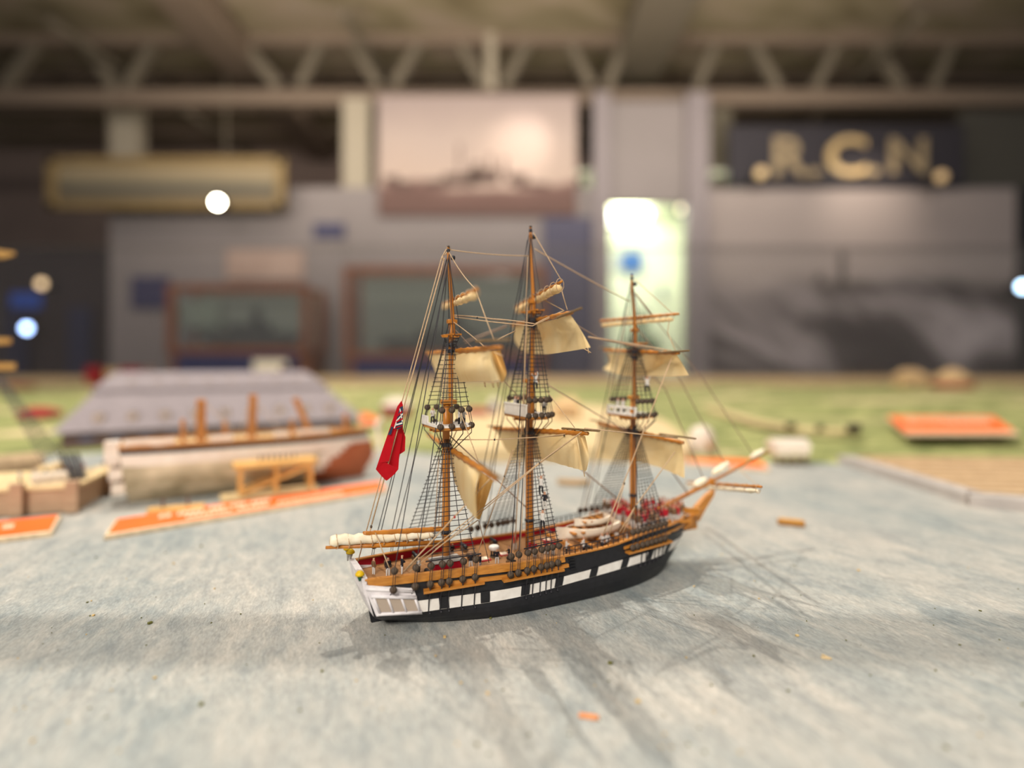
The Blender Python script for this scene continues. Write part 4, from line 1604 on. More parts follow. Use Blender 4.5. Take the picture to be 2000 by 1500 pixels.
def plate(corners, label, lines, h=.004, z0=0.0):
    """corners: far left, far right, near right, near left on the table"""
    fl_, fr_, nr, nl = corners
    o = empty('label_plate', (nl.x, nl.y, z0), 0, label, 'label')
    off = V((nl.x, nl.y, 0))
    q = [V((p.x, p.y, 0)) - off for p in (nl, nr, fr_, fl_)]
    mb = MB()
    mb.prism([(p.x, p.y) for p in q], 0.0002, h)
    mb.build('plate_body', M_plateedge, o)
    c_ = sum(q, V()) / 4
    mb = MB()
    u_ = (q[1] - q[0]).normalized()
    v_ = (q[3] - q[0])
    s_ = [q[0] + u_ * .002 + v_ * .10, q[1] - u_ * .002 + v_ * .10 * 0 + (q[2] - q[1]) * .10, q[2] - u_ * .002 - (q[2] - q[1]) * .03, q[3] + u_ * .002 - v_ * .03]
    mb.prism([(p.x, p.y) for p in s_], h, h + .0003)
    mb.build('plate_face', M_orange, o)
    if lines:
        mb = MB()
        rr = random.Random(int(abs(nl.x) * 1000))
        for (a0, a1, b0, b1) in lines:
            x = a0
            while x < a1:
                w_ = rr.uniform(.010, .016)
                if rr.random() < .82:
                    pts = []
                    for aa, bb in ((x, b0), (x + w_, b0), (x + w_, b1), (x, b1)):
                        lo = s_[0].lerp(s_[1], aa)
                        hi = s_[3].lerp(s_[2], aa)
                        t_ = lo.lerp(hi, bb)
                        pts.append(V((t_.x, t_.y, h + .0006)))
                    mb.poly(pts)
                x += w_ * 1.35
        mb.build('lettering', M_print, o)
    return o


plate([G(226, 1022), G(744, 946), G(757, 962), G(203, 1056)], 'long orange label plate in front of the hulk under repair', [(.13, .50, .52, .82), (.18, .80, .16, .40)])
plate([G(-190, 1046), G(119, 1013), G(101, 1048), G(-190, 1085)], 'orange label plate at the left edge in front of the timber wharf', [(.55, .72, .4, .7)])
plate([G(1340, 893), G(1490, 906), G(1503, 922), G(1330, 907)], 'orange label plate behind the bowsprit at the shore', [])
plate([G(1730, 816, .024), G(1940, 816, .024), G(1992, 852, .024), G(1770, 852, .024)], 'big orange label plate lying on the grass', [(.1, .9, .5, .8)], z0=.024)
plate([G(700, 812, .010), G(722, 812, .010), G(750, 832, .010), G(705, 836, .010)], 'small orange label plate between storehouse and red ensign', [], z0=.012)

# ------------------------------------------------------------------ hulk under repair
M_hulk_white = mat('hulk_white', (244, 232, 218), .6, (220, 200, 180), 60, .7)
M_hulk_weather = mat('weathered_copper', (236, 216, 184), .7, (126, 114, 84), 30, .55, stretch=(1, 1, 2.2))
M_hulk_red = mat('red_lead_bottom', (186, 108, 70), .6, (160, 84, 52), 40, .7)
M_tanwood = mat('pale_scaffold_wood', (232, 186, 114), .6, (196, 146, 76), 60, .7)
M_raft = mat('raft_wood', (222, 198, 150), .7, (180, 154, 108), 50, .7)
A_, B_ = G(250, 992), G(728, 938)
hl = (B_ - A_).length
hulk = empty('hulk', (A_.x, A_.y, 0), math.atan2(B_.y - A_.y, B_.x - A_.x), 'pale mastless hulk with rounded red-brown bow moored before the storehouse', 'ship model')


def hulk_pt(k, l, side):
    """k along 0..1, l 0 keel .. 1 rail; side -1 faces the viewer"""
    b = .036 * min(1, (math.sin(min(1, (1 - k) * 2.2) * math.pi / 2)) ** .7) * (1 - .25 * (max(0, .15 - k) / .15))
    sec = (math.sin(min(1, l * 1.7 + .12) * math.pi / 2)) ** .55
    x = hl * (k - .035 * l * (1 if k < .1 else 0)) + .016 * max(0, (k - .8) * 5) ** 2 * (math.sin(min(1, l * 1.1) * math.pi) * .7 + l * .35)
    return V((x, side * b * sec * (1 if l < .8 else 1 - .10 * (l - .8) / .2) + .036, .0005 + .062 * l))


n = 40
mb = MB()
for sd in (-1, 1):
    for l0, l1, mi in ((0, .5, 0), (.5, .66, 0), (.66, .86, 1), (.86, .95, 2), (.95, 1.0, 4)):
        g = [[hulk_pt(i / n, l0 + (l1 - l0) * j / 4, sd) for i in range(n + 1)] for j in range(5)]
        b0 = len(mb.f)
        mb.quadgrid(g, mi, flip=(sd > 0))
        for q in range(b0, len(mb.f)):
            i = (q - b0) % n
            k = (i + .5) / n
            l = l0 + (l1 - l0) * ((q - b0) // n + .5) / 4
            if l < .80 and k > .70 + .10 * l:
                mb.m[q] = 3 if (l < .74 - 3.2 * max(0, .90 - k)) else 1
mb.poly([hulk_pt(0, j / 10, 1) for j in range(11)] + [hulk_pt(0, 1 - j / 10, -1) for j in range(11)], 1)
mb.build('hull', [M_hulk_weather, M_hulk_white, M_darkcloth, M_hulk_red, M_oak], hulk, smooth=True)
mb = MB()
mb.quadgrid([[hulk_pt(i / n, .97, -1) for i in range(n + 1)], [hulk_pt(i / n, .97, 1) for i in range(n + 1)]])
mb.build('deck', M_raft, hulk)
mb = MB()
for sd in (-1, 1):
    mb.tube([hulk_pt(i / n, 1, sd) + V((0, 0, .0006)) for i in range(n + 1)], .0012, 5)
mb.build('gunwale', M_oak, hulk)
for k0, k1 in ((.02, .16), (.29, .38), (.55, .61), (.65, .80)):
    a, b = hulk_pt(k0, 1, -1), hulk_pt(k1, 1, -1)
    MB().bar(a + V((0, .002, .003)), b + V((0, .002, .003)), .006, .006).build('hammock_box', M_hulk_white, hulk)
for k, dx, dz, w_ in ((.265, 0, .048, .0095), (.195, 0, .026, .0045), (.47, .002, .052, .0085), (.36, 0, .022, .0045), (.74, -.020, .046, .007), (.65, 0, .020, .0045), (.90, 0, .024, .005)):
    p = hulk_pt(k, .97, 1)
    p.y = .036
    mb = MB()
    mb.bar(p - V((0, 0, .004)), p + V((dx, 0, dz)), w_, w_)
    mb.build('mast_stump', mat('stump_orange', (200, 132, 72), .6) if k == .265 else bpy.data.materials['stump_orange'], hulk, bevel=.0006)
mb = MB()
for a, b in (((.265, .034), (.20, .0)), ((.265, .034), (.42, .0)), ((.47, .036), (.60, 0)), ((.47, .036), (.40, 0))):
    p, q = hulk_pt(a[0], .97, 1), hulk_pt(b[0], 1, -1)
    p.y = .036
    p.z += a[1] * 1.4
    mb.tube([p, q], .0004, 4)
mb.build('stay', M_ropeT, hulk)
mb = MB()
mb.tube([hulk_pt(.985, .1, 1).lerp(hulk_pt(.985, .1, -1), .5), hulk_pt(1, .5, -1) + V((.010, 0, 0)), hulk_pt(1, 1, -1) + V((.012, 0, .006)), hulk_pt(1, 1, -1) + V((.020, 0, .014))], [.003, .003, .003, .002], 7)
mb.build('stem_post', M_hulk_white, hulk, smooth=True)
mb = MB()
for i in range(3):
    mb.box(hulk_pt(-.005, .2 + .26 * i, -1).lerp(hulk_pt(-.005, .2 + .26 * i, 1), .5) + V((-.006, 0, .004)), (.012, .05 - .006 * (2 - i), .012))
mb.box(hulk_pt(0, .9, -1) + V((-.006, .010, .002)), (.014, .012, .020))
mb.build('stern_frame', M_hulk_white, hulk, bevel=.001)
# scaffold on a raft beside it
p0, p1 = G(462, 974, .004), G(612, 958, .004)
sc = empty('scaffold_raft', (p0.x, p0.y, .0005), math.atan2(p1.y - p0.y, p1.x - p0.x), 'wooden scaffold on a raft against the hulk', 'scaffold')
sl = (p1 - p0).length
MB().box((sl / 2 - .004, .008, .003), (sl + .022, .030, .006)).build('raft', M_raft, sc, bevel=.001)
ht = .0375
for x in (.004, sl * .5, sl - .003):
    for y_ in (-.004, .018):
        MB().bar(V((x, y_, .005)), V((x, y_, ht)), .0032, .0032).build('post', M_tanwood, sc)
for y_ in (-.004, .018):
    MB().bar(V((.004, y_ - .002, .009)), V((sl - .004, y_ - .002, ht - .004)), .0024, .0030).build('brace', M_tanwood, sc)
MB().box((sl / 2, .007, ht + .001), (sl + .006, .030, .0045)).build('platform', M_tanwood, sc)
mb = MB()
for i in range(7):
    mb.tube([V((sl * .30 + i * .006, .006, ht + .003)), V((sl * .30 + i * .006, .006, ht + .0105))], .0010, 5)
mb.build('peg', M_shedwall, sc)
p = G(345, 997, .002)
r = empty('work_raft', (p.x, p.y, 0), .35, 'low tan raft floating under the stern of the hulk', 'raft')
MB().box((0, 0, .003), (.050, .014, .006)).build('raft', M_tanwood, r, bevel=.001)
for x in (-.012, .010):
    MB().tube([V((x, 0, .006)), V((x, 0, .0155))], [.0014, .001], 6).build('mooring_post', M_shedwall, r)

# ------------------------------------------------------------------ wharf and moored ship at the left edge
M_wharf = mat('wharf_wood', (198, 166, 134), .7, (156, 124, 98), 40, .8, stretch=(1, 1, 6))
M_wharftop = mat('wharf_top', (232, 208, 162), .8, (196, 166, 120), 60, .8)
a, b = G(-260, 1028), G(150, 1000)
wh = empty('timber_wharf', (a.x, a.y, .0005), math.atan2(b.y - a.y, b.x - a.x), 'tan timber wharf at the left edge beside the hulk', 'wharf')
wl = (b - a).length
MB().box((wl / 2, .050, .012), (wl, .10, .024)).build('wharf_body', M_wharf, wh, bevel=.001)
MB().box((wl / 2, .050, .0255), (wl + .004, .104, .003)).build('wharf_deck', M_wharftop, wh)
for k in (.30, .50, .705, .985):
    MB().box((wl * k, -.003, .016), (.011, .008, .032)).build('fender_post', M_wharf, wh, bevel=.0008)
MB().box((wl - .035, .022, .0315), (.030, .020, .009)).build('crate', M_paleroof, wh, rot=None) if False else MB().box((wl - .032, .024, .0315), (.028, .020, .009), rot=.5).build('crate', M_paleroof, wh, bevel=.0008)
MB().tube([V((wl - .055, .055, .030)), V((wl - .040, .072, .034))], [.008, .0075], 10).build('barrel', M_wharftop, wh)
mb = MB()
for i in range(3):
    mb.bar(V((wl - .004 - i * .006, .030, .028)), V((wl - .030 - i * .007, .085, .046)), .004, .004)
mb.build('sheer_leg', M_darkcloth, wh)
for i in range(14):
    x = wl * .62 + (wl * .3) * ((i * 37) % 14) / 14
    y_ = .035 + .055 * ((i * 53) % 14) / 14
    o = bpy.data.objects.new('wharf_figure', FIG[('white', 'black', 'red', 'brown')[i % 4]][i % 2])
    COL.objects.link(o)
    o.location = wh.matrix_basis @ V((x, y_, .0272)) if False else (Matrix.Translation(a) @ Matrix.Rotation(math.atan2(b.y - a.y, b.x - a.x), 4, 'Z')) @ V((x, y_, .0272))
    o.rotation_euler = (0, 0, i * 1.3)
    o.scale = (.0125,) * 3
    tag(o, 'tiny figure in the group standing on the timber wharf', 'figure', 'figures on the timber wharf')
a, b = G(150, 968), G(226, 962)
q = empty('stone_jetty', (a.x, a.y, .0005), 0.0, 'short tan jetty between the timber wharf and the hulk', 'jetty')
MB().box((.020, .045, .011), (.056, .09, .022)).build('jetty_body', M_wharf, q, bevel=.001)
MB().box((.020, .045, .0232), (.058, .092, .0024)).build('jetty_deck', M_wharftop, q)
MB().box((.026, .066, .0265), (.028, .030, .004)).build('turf_patch', M_land, q)
MB().tube([V((.012 + .018 * math.cos(t * .4), .050, .024 + .012 * math.sin(t * .4))) for t in range(9)], .0016, 6).build('timber_hoop', M_shedwall, q)

msx, msy = -.640, .700
ms = empty('moored_ship', (msx, msy, 0), 1.0, 'rigged ship at the left edge behind the wharf, only mast tops and shrouds in view', 'ship model')
mb = MB()
rows = []
for i in range(21):
    k = i / 20
    hb = .030 * math.sin(math.pi * (k * .93 + .035)) ** .5
    x = -.20 + .25 * k
    rows.append([V((x, -hb * f_, z)) for f_, z in ((0, .0005), (.8, .006), (1, .018), (.95, .034), (0, .032), (-.95, .034), (-1, .018), (-.8, .006), (0, .0005))])
mb.quadgrid(rows)
mb.poly(rows[0])
mb.poly(rows[-1][::-1])
mb.build('hull', M_plank, ms, smooth=True)
mb = MB()
mb.tube([V((0, 0, .02)), V((0, 0, .15)), V((0, 0, .30)), V((0, 0, .36))], [.0034, .003, .002, .0012], 9)
mast2 = mb.build('mast', M_spar, ms, smooth=True)
wz = lambda y_, Y=msy: EYE + (HZ - y_) / F * Y
for y_, w_, th in ((495, .044, .004), (666, .036, .007), (716, .046, .008)):
    MB().box((.004, 0, wz(y_)), (w_ * .55, w_, th)).build('top_platform', M_tanwood, mast2, bevel=.0008)
mb = MB()
for i in range(4):
    mb.tube([V((.010 - i * .006, -.020, wz(712))), V((.002, -.004, wz(520)))], .0005, 4)
for i in range(24):
    z = wz(708 - i * 7.5)
    k = i / 26
    mb.tube([V((.011 - .007 * k, -.020 + .015 * k, z)), V((-.009 + .010 * k, -.020 + .015 * k, z))], .0004, 4)
mb.build('shrouds', M_ropeB, ms)
mb = MB()
gl = lambda x, y_, Y: (Matrix.Translation((msx, msy, 0)) @ Matrix.Rotation(1.0, 4, 'Z')).inverted() @ W(x, y_, Y)
tp = [gl(-14 + i * 4, 735, .62) for i in range(6)]
bt = [gl(84 + i * 8, 905 - i * 3, .60) for i in range(6)]
for t_, b_2 in zip(tp, bt):
    mb.tube([t_, b_2], .0005, 4)
for i in range(22):
    k = .06 + i * .042
    mb.tube([tp[0].lerp(bt[0], k), tp[-1].lerp(bt[-1], k)], .0004, 4)
mb.build('lower_shrouds', M_ropeB, ms)

# loose boats on the water
p = G(1545, 1027)
r = empty('log_raft', (p.x, p.y, 0), -.42, 'short brown log floating right of the bow', 'log')
MB().tube([V((-.0115, 0, .003)), V((-.0105, 0, .003)), V((.0105, 0, .003)), V((.0115, 0, .003))], [.0022, .0030, .0030, .0022], 10).build('log_body', mat('log_brown', (190, 134, 56), .6, (150, 98, 36), 160, .8, stretch=(.2, 1, 1)), r, smooth=True)
MB().box((0, 0, .0058), (.019, .0036, .0010)).build('flat_top', M_tanwood, r)
p = G(1120, 946, .001)
r = empty('row_boat', (p.x, p.y, 0), -.12, 'tan rowing boat floating behind the warship between its middle and right masts', 'boat')
boat_mesh(.040, .013, .006, False).build('boat_hull', [M_tan, M_tan], r, smooth=True)
for x in (-.008, .006):
    MB().box((x, 0, .0045), (.003, .010, .001)).build('thwart', M_tan, r)

# ================================================================== THE MUSEUM HALL
def wall_box(name, x0, x1, y0, y1, D, th, m, kind='structure', parent=None):
    p, q = W(x0, y1, D), W(x1, y0, D)
    o = MB().box(((p.x + q.x) / 2, D + th / 2, (p.z + q.z) / 2), (q.x - p.x, th, q.z - p.z)).build(name, m, parent)
    if kind:
        o['kind'] = kind
    return o


M_floor = mat('hall_floor', (96, 86, 80), .5, (80, 72, 68), 3, .6)
M_farwall = mat('dark_far_wall', (150, 130, 120), .8, (132, 114, 106), 1.5, .6)
M_grey = mat('grey_partition', (140, 131, 130), .7, (132, 124, 122), 1.5, .6)
M_greyblue = mat('slate_blue_panel', (88, 86, 104), .7, (82, 80, 98), 1.5, .6)
M_post = mat('grey_post', (150, 140, 142), .6)
M_beige = mat('beige_column', (184, 172, 152), .6)
M_beam = mat('tan_beam', (140, 122, 106), .7)
M_truss = mat('grey_truss', (126, 116, 100), .7)


def ceil_col(nt, L, tc, bs):
    a = noise(nt, tc, 1.6, (1.6, .8, 1), (0, 0, .3), 5, .5)
    return ramp(nt, a, [(.3, (118, 106, 80)), (.5, (150, 138, 112)), (.66, (168, 150, 132)), (.8, (146, 148, 136))])


M_ceil = ramp_mat('olive_ceiling', ceil_col, .8)
structure(MB().box((0, 5.0, -.92), (26, 22, .04)).build('floor', M_floor))
structure(MB().box((0, 9.0, 4.40), (26, 8, .10)).build('ceiling', M_ceil))
structure(MB().box((0, 11.0, 1.8), (26, .1, 5.4)).build('wall_back', M_farwall))
# ducts and joists under the ceiling
for k, (x, w_, h_, nm) in enumerate(((-3.6, .5, .3, 'air_duct'), (1.7, .62, .30, 'air_duct'))):
    o = MB().box((x, 8.4, 4.18), (w_, 4.9, h_)).build(nm, M_truss if k else M_beam, bevel=.03)
    tag(o, ['brown air duct under the ceiling on the left', 'pale air duct under the ceiling right of the truss centre'][k], 'air duct')
for i in range(5):
    structure(MB().box((0, 7.3 + i * .95, 4.30), (24, .14, .16)).build('trim_%d' % (i + 1), M_beam))
for k, (x, z) in enumerate(((-5.2, 4.0), (-1.9, 4.1), (4.6, 4.05))):
    o = MB().tube([V((x, 6.4, z)), V((x + .4, 10.85, z))], .05, 8).build('ceiling_pipe', M_truss)
    tag(o, ['leftmost grey pipe under the ceiling', 'grey pipe under the ceiling left of the truss centre', 'rightmost grey pipe under the ceiling'][k], 'pipe')
# roof truss
DT = 7.3
tr = empty('roof_truss', (0, DT, W(0, 195, DT).z), 0, 'tan roof truss with diagonal web bars across the hall', 'truss')
o0 = V((0, DT, W(0, 195, DT).z))
pw = lambda x, y_: W(x, y_, DT) - o0
MB().bar(pw(-900, 194), pw(2900, 194), .16, .185).build('bottom_chord', M_beam, tr)
MB().bar(pw(-900, 32), pw(2900, 32), .16, .16).build('top_chord', M_truss, tr)
for x0, y0, x1, y1, w_ in ((390, -20, 545, 170, .15), (655, 32, 585, 170, .12), (655, 32, 740, 170, .12), (852, 32, 770, 170, .12), (868, 32, 945, 170, .12), (1060, 32, 985, 170, .12), (1085, 32, 1155, 170, .12), (1240, 20, 1185, 175, .13), (1420, 32, 1360, 175, .12), (1440, 32, 1520, 175, .12), (1660, 32, 1590, 175, .12), (1680, 32, 1760, 175, .12), (130, 32, 230, 175, .14), (110, 32, 10, 175, .14), (330, 32, 250, 175, .12), (1880, 32, 1820, 175, .12)):
    MB().bar(pw(x0, y0), pw(x1, y1), .10, w_).build('web_bar', M_truss, tr)
MB().bar(pw(957, -40), pw(960, 180), .12, .17).build('king_post', M_beige, tr)

# partitions
wall_box('wall_left', -900, 212, 480, 900, 7.4, .1, mat('dark_alcove', (62, 54, 58), .8))
wall_box('wall_partition', 214, 672, 410, 950, 7.0, .1, M_grey)
wall_box('wall_partition', 560, 1172, 366, 950, 7.02, .1, M_grey)
wall_box('wall_blue', 1060, 1172, 424, 950, 6.98, .03, M_greyblue)
wall_box('trim_6', 215, 268, 205, 330, 7.6, .2, M_beige)
wall_box('trim_7', 669, 721, 190, 372, 7.1, .2, M_beige)
wall_box('trim_8', 1160, 1192, 180, 950, 6.9, .2, M_post)
wall_box('trim_9', 1343, 1386, 180, 950, 6.9, .2, M_post)
wall_box('wall_lintel', 1190, 1345, 198, 397, 6.98, .1, M_grey)
wall_box('wall_right', 1384, 2100, 366, 950, 7.15, .1, M_grey)
wall_box('wall_upper_right', 1384, 1430, 210, 372, 7.3, .1, mat('olive_panel', (112, 104, 88), .8))
wall_box('wall_upper_edge', 1880, 2600, 210, 372, 7.4, .1, mat('olive_panel_dark', (92, 88, 80), .8))
wall_box('wall_edge', 1990, 2700, 366, 950, 7.1, .1, mat('dark_alcove_right', (56, 54, 54), .8))

# lit room behind the doorway
DR = 9.2
M_roomwall = mat('lit_room_wall', (236, 240, 216), .8)
xl, xr = W(1150, 0, 7.2).x, W(1400, 0, 7.2).x
zb, ztop = W(0, 950, 7.2).z, W(0, 385, 7.2).z
structure(MB().box(((xl + xr) / 2, DR, (zb + ztop) / 2), (2.2, .05, ztop - zb + .6)).build('wall_room', M_roomwall))
structure(MB().box((xl - .05, 8.15, (zb + ztop) / 2), (.05, 2.0, ztop - zb + .6)).build('wall_room_left', M_roomwall))
structure(MB().box((xr + .35, 8.15, (zb + ztop) / 2), (.05, 2.0, ztop - zb + .6)).build('wall_room_right', M_roomwall))
structure(MB().box(((xl + xr) / 2, 8.15, ztop + .28), (2.2, 2.1, .05)).build('ceiling_room', M_roomwall))
p, q = W(1190, 398, 8.6), W(1262, 455, 8.6)
o = MB().box(((p.x + q.x) / 2, 8.6, (p.z + q.z) / 2), (q.x - p.x, .5, .10)).build('ceiling_light', mat('lit_diffuser', (255, 255, 240), .5, emit=(250, 255, 235), estr=5.0))
tag(o, 'bright ceiling light inside the doorway', 'light')
o = wall_box('door_sign', 1213, 1256, 490, 530, 9.1, .02, mat('blue_sign', (48, 100, 168), .5), None)
tag(o, 'small blue sign on the bright wall inside the doorway', 'sign')
o = wall_box('wall_cabinet', 1190, 1252, 494, 530, 9.15, .03, mat('pale_grey_cabinet', (200, 204, 196), .6), None)
tag(o, 'pale grey panel behind the blue sign inside the doorway', 'panel')
pr_ = W(1256, 700, 8.7)
o = MB().lathe((pr_.x, 8.8, -.9), [(.24, 0), (.27, .5), (.25, 1.0), (.30, 1.28), (.24, 1.48), (.08, 1.55), (.07, 1.6), (.115, 1.72), (.10, 1.83), (.03, 1.88)], 14).build('mannequin', [mat('mannequin_olive', (92, 100, 84), .8)], smooth=True)
tag(o, 'dark olive dressed dummy standing inside the bright doorway', 'mannequin')
o = wall_box('wall_label', 1290, 1298, 560, 584, 9.1, .02, mat('label_slate', (112, 124, 140), .6), None)
tag(o, 'tiny slate-blue label on the bright wall inside the doorway', 'label')

# framed long painting
M_gold = mat('dull_gold_frame', (142, 120, 80), .5, (116, 96, 62), 6, .7)


def paint_col(nt, L, tc, bs):
    sp = nt.nodes.new('ShaderNodeSeparateXYZ')
    L(tc.outputs['Generated'], sp.inputs[0])
    n_ = noise(nt, tc, 2.5, (2, 1, .6), detail=4)
    ad = nt.nodes.new('ShaderNodeMath')
    ad.operation = 'MULTIPLY_ADD'
    L(n_, ad.inputs[0])
    ad.inputs[1].default_value = .25
    L(sp.outputs['Z'], ad.inputs[2])
    return ramp(nt, ad.outputs[0], [(.15, (128, 110, 84)), (.35, (96, 88, 74)), (.6, (104, 98, 84)), (.85, (150, 134, 106))])


fp = W(325, 358, 6.75)
pa = empty('framed_painting', (fp.x, 6.75, fp.z), 0, 'long gold-framed painting high on the left wall', 'painting')
hw, hh = (555 - 92) / 2 * 6.75 / F, (408 - 306) / 2 * 6.75 / F
for sx, sz, w_, h_ in ((0, 1, 2 * hw, .09), (0, -1, 2 * hw, .09), (1, 0, .11, 2 * hh), (-1, 0, .11, 2 * hh)):
    MB().box((sx * (hw - .05), 0, sz * (hh - .045)), (w_, .07, h_)).build('frame_rail', M_gold, pa, bevel=.012)
MB().box((0, .02, 0), (2 * hw - .16, .02, 2 * hh - .12)).build('canvas', ramp_mat('dim_seascape', paint_col, .6), pa)
for x in (-.7, .7):
    MB().tube([V((x, .02, hh)), V((x, .02, 1.25))], .008, 5).build('hanging_wire', M_truss, pa)

# silhouette mural
def mural_col(nt, L, tc, bs):
    sp = nt.nodes.new('ShaderNodeSeparateXYZ')
    L(tc.outputs['Generated'], sp.inputs[0])
    n_ = noise(nt, tc, 1.9, (1, 1, 1), detail=3)
    md = nt.nodes.new('ShaderNodeMath')
    md.operation = 'MULTIPLY_ADD'
    L(n_, md.inputs[0])
    md.inputs[1].default_value = -.28
    L(sp.outputs['Z'], md.inputs[2])
    return ramp(nt, md.outputs[0], [(.00, (104, 80, 74)), (.09, (120, 94, 88)), (.13, (180, 160, 148)), (.5, (174, 157, 149)), (.85, (158, 142, 138))])


mu = wall_box('mural_picture', 738, 1126, 186, 420, 6.96, .055, ramp_mat('evening_sky_print', mural_col, .7), None)
tag(mu, 'pale evening sky mural with dark ship silhouettes, middle of the back wall', 'mural')
M_sil = mat('mural_silhouette', (104, 84, 78), .8)
mb = MB()
for x, y_, w_, h_ in ((895, 352, 60, 22), (930, 335, 14, 36), (945, 346, 60, 26), (898, 310, 4, 60), (958, 325, 7, 46), (985, 328, 7, 40), (1010, 350, 40, 20), (850, 358, 40, 14), (765, 352, 26, 16), (788, 360, 40, 12), (1040, 362, 60, 10)):
    p = W(x, y_, 6.955)
    MB().box((p.x, 6.956, p.z), (w_ * 6.955 / F, .006, h_ * 6.955 / F)).build('silhouette_print', M_sil, mu)
# storm mural
def storm_col(nt, L, tc, bs):
    sp = nt.nodes.new('ShaderNodeSeparateXYZ')
    L(tc.outputs['Generated'], sp.inputs[0])
    n1 = noise(nt, tc, 1.1, (1.7, 1, .8), (0, .45, 0), 4, .8)
    n2 = noise(nt, tc, .8, (1.5, 1, .9), (0, -.4, 0), 3, .4)
    md = nt.nodes.new('ShaderNodeMath')
    md.operation = 'MULTIPLY_ADD'
    L(n2, md.inputs[0])
    md.inputs[1].default_value = .45
    L(sp.outputs['Z'], md.inputs[2])
    sky = ramp(nt, md.outputs[0], [(.66, (0, 0, 0)), (.76, (255, 255, 255))])
    sea = ramp(nt, n1, [(.40, (66, 58, 60)), (.5, (92, 84, 84)), (.58, (146, 136, 136)), (.68, (190, 178, 178))])
    return mixc(nt, sky, sea, srgb(160, 148, 144))


M_stormship = mat('storm_ship_grey', (112, 102, 100), .8)
sm = wall_box('storm_mural', 1378, 1984, 370, 742, 7.05, .04, ramp_mat('storm_print', storm_col, .7), None)
tag(sm, 'large grey photo mural of stormy sea right of the doorway', 'mural')
mb = MB()
for x, y_, w_, h_ in ((1645, 525, 14, 70), (1600, 545, 16, 22), (1650, 560, 90, 22)):
    p = W(x, y_, 7.045)
    MB().box((p.x, 7.044, p.z), (w_ * 7.05 / F, .006, h_ * 7.05 / F)).build('silhouette_print', M_stormship, sm)
MB().box((W(1681, 0, 7.04).x, 7.045, W(0, 491, 7.04).z), (606 * 7.05 / F, .006, .022)).build('panel_joint', M_post, sm)

# R.C.N. board
bp_ = W(1655, 302, 7.0)
rb = empty('name_board', (bp_.x, 7.0, bp_.z), 0, 'dark board with pale letters R.C.N. above the storm mural', 'sign')
MB().box((0, .04, 0), (462 * 7 / F, .06, 120 * 7 / F)).build('board', mat('board_charcoal', (58, 54, 60), .6), rb, bevel=.02)


def letter(ch, x, y_, size, m, squeeze=1.0):
    cu = bpy.data.curves.new('letter', 'FONT')
    cu.body = ch
    cu.size = size
    cu.extrude = .015
    cu.offset = size * .014
    cu.align_x = 'CENTER'
    tmp = bpy.data.objects.new('letter', cu)
    COL.objects.link(tmp)
    dg = bpy.context.evaluated_depsgraph_get()
    me = bpy.data.meshes.new_from_object(tmp.evaluated_get(dg))
    bpy.data.objects.remove(tmp)
    me.materials.clear()
    me.materials.append(m)
    o = bpy.data.objects.new('letter', me)
    COL.objects.link(o)
    o.parent = rb
    q = W(x, y_, 7.0) - bp_
    o.location = (q.x, -.01, q.z)
    o.rotation_euler = (math.pi / 2, 0, 0)
    o.scale = (squeeze, 1, 1)
    return o


M_gilt = mat('gilt_letter', (222, 194, 144), .4, (196, 166, 116), 6, .6)
M_gilt2 = mat('darker_gilt_letter', (172, 152, 120), .5, (150, 132, 104), 6, .6)  # darker gilt for every character but the C
sz = 74 * 7 / F / .70
letter('R', 1538, 343, sz, M_gilt2, 1.1)
letter('.', 1590, 343, sz, M_gilt2, 1.6)
letter('C', 1652, 341, sz * .98, M_gilt, 1.15)
letter('.', 1704, 341, sz, M_gilt2, 1.6)
letter('N', 1772, 338, sz * .92, M_gilt2, 1.1)
letter('.', 1832, 352, sz, M_gilt2, 1.6)

# label, small picture, wall items
o = wall_box('text_sign', 256, 330, 540, 602, 6.96, .04, mat('navy_panel', (62, 62, 98), .5), None)
tag(o, 'dark blue text panel on the wall left of the first display case', 'panel')
o = wall_box('text_sign', 612, 672, 436, 464, 6.97, .03, mat('navy_panel_b', (66, 66, 100), .5), None)
tag(o, 'small dark blue panel on the wall below the gold-framed painting', 'panel')
o = wall_box('ship_picture', 442, 592, 488, 546, 6.96, .04, mat('pale_ship_print', (196, 172, 158), .7, (150, 124, 112), 2.2, .7), None)
tag(o, 'pale picture of a ship above the first display case', 'picture')

M_casewood = mat('mahogany', (150, 92, 60), .45, (116, 66, 42), 10, .8, stretch=(1, 1, .2))
M_dkglass = glass_mat('dim_glass', (.92, .95, .93, 1), .10)
M_navy2 = mat('navy_plinth', (40, 50, 104), .6)
M_casein = mat('case_backing', (170, 168, 160), .8)


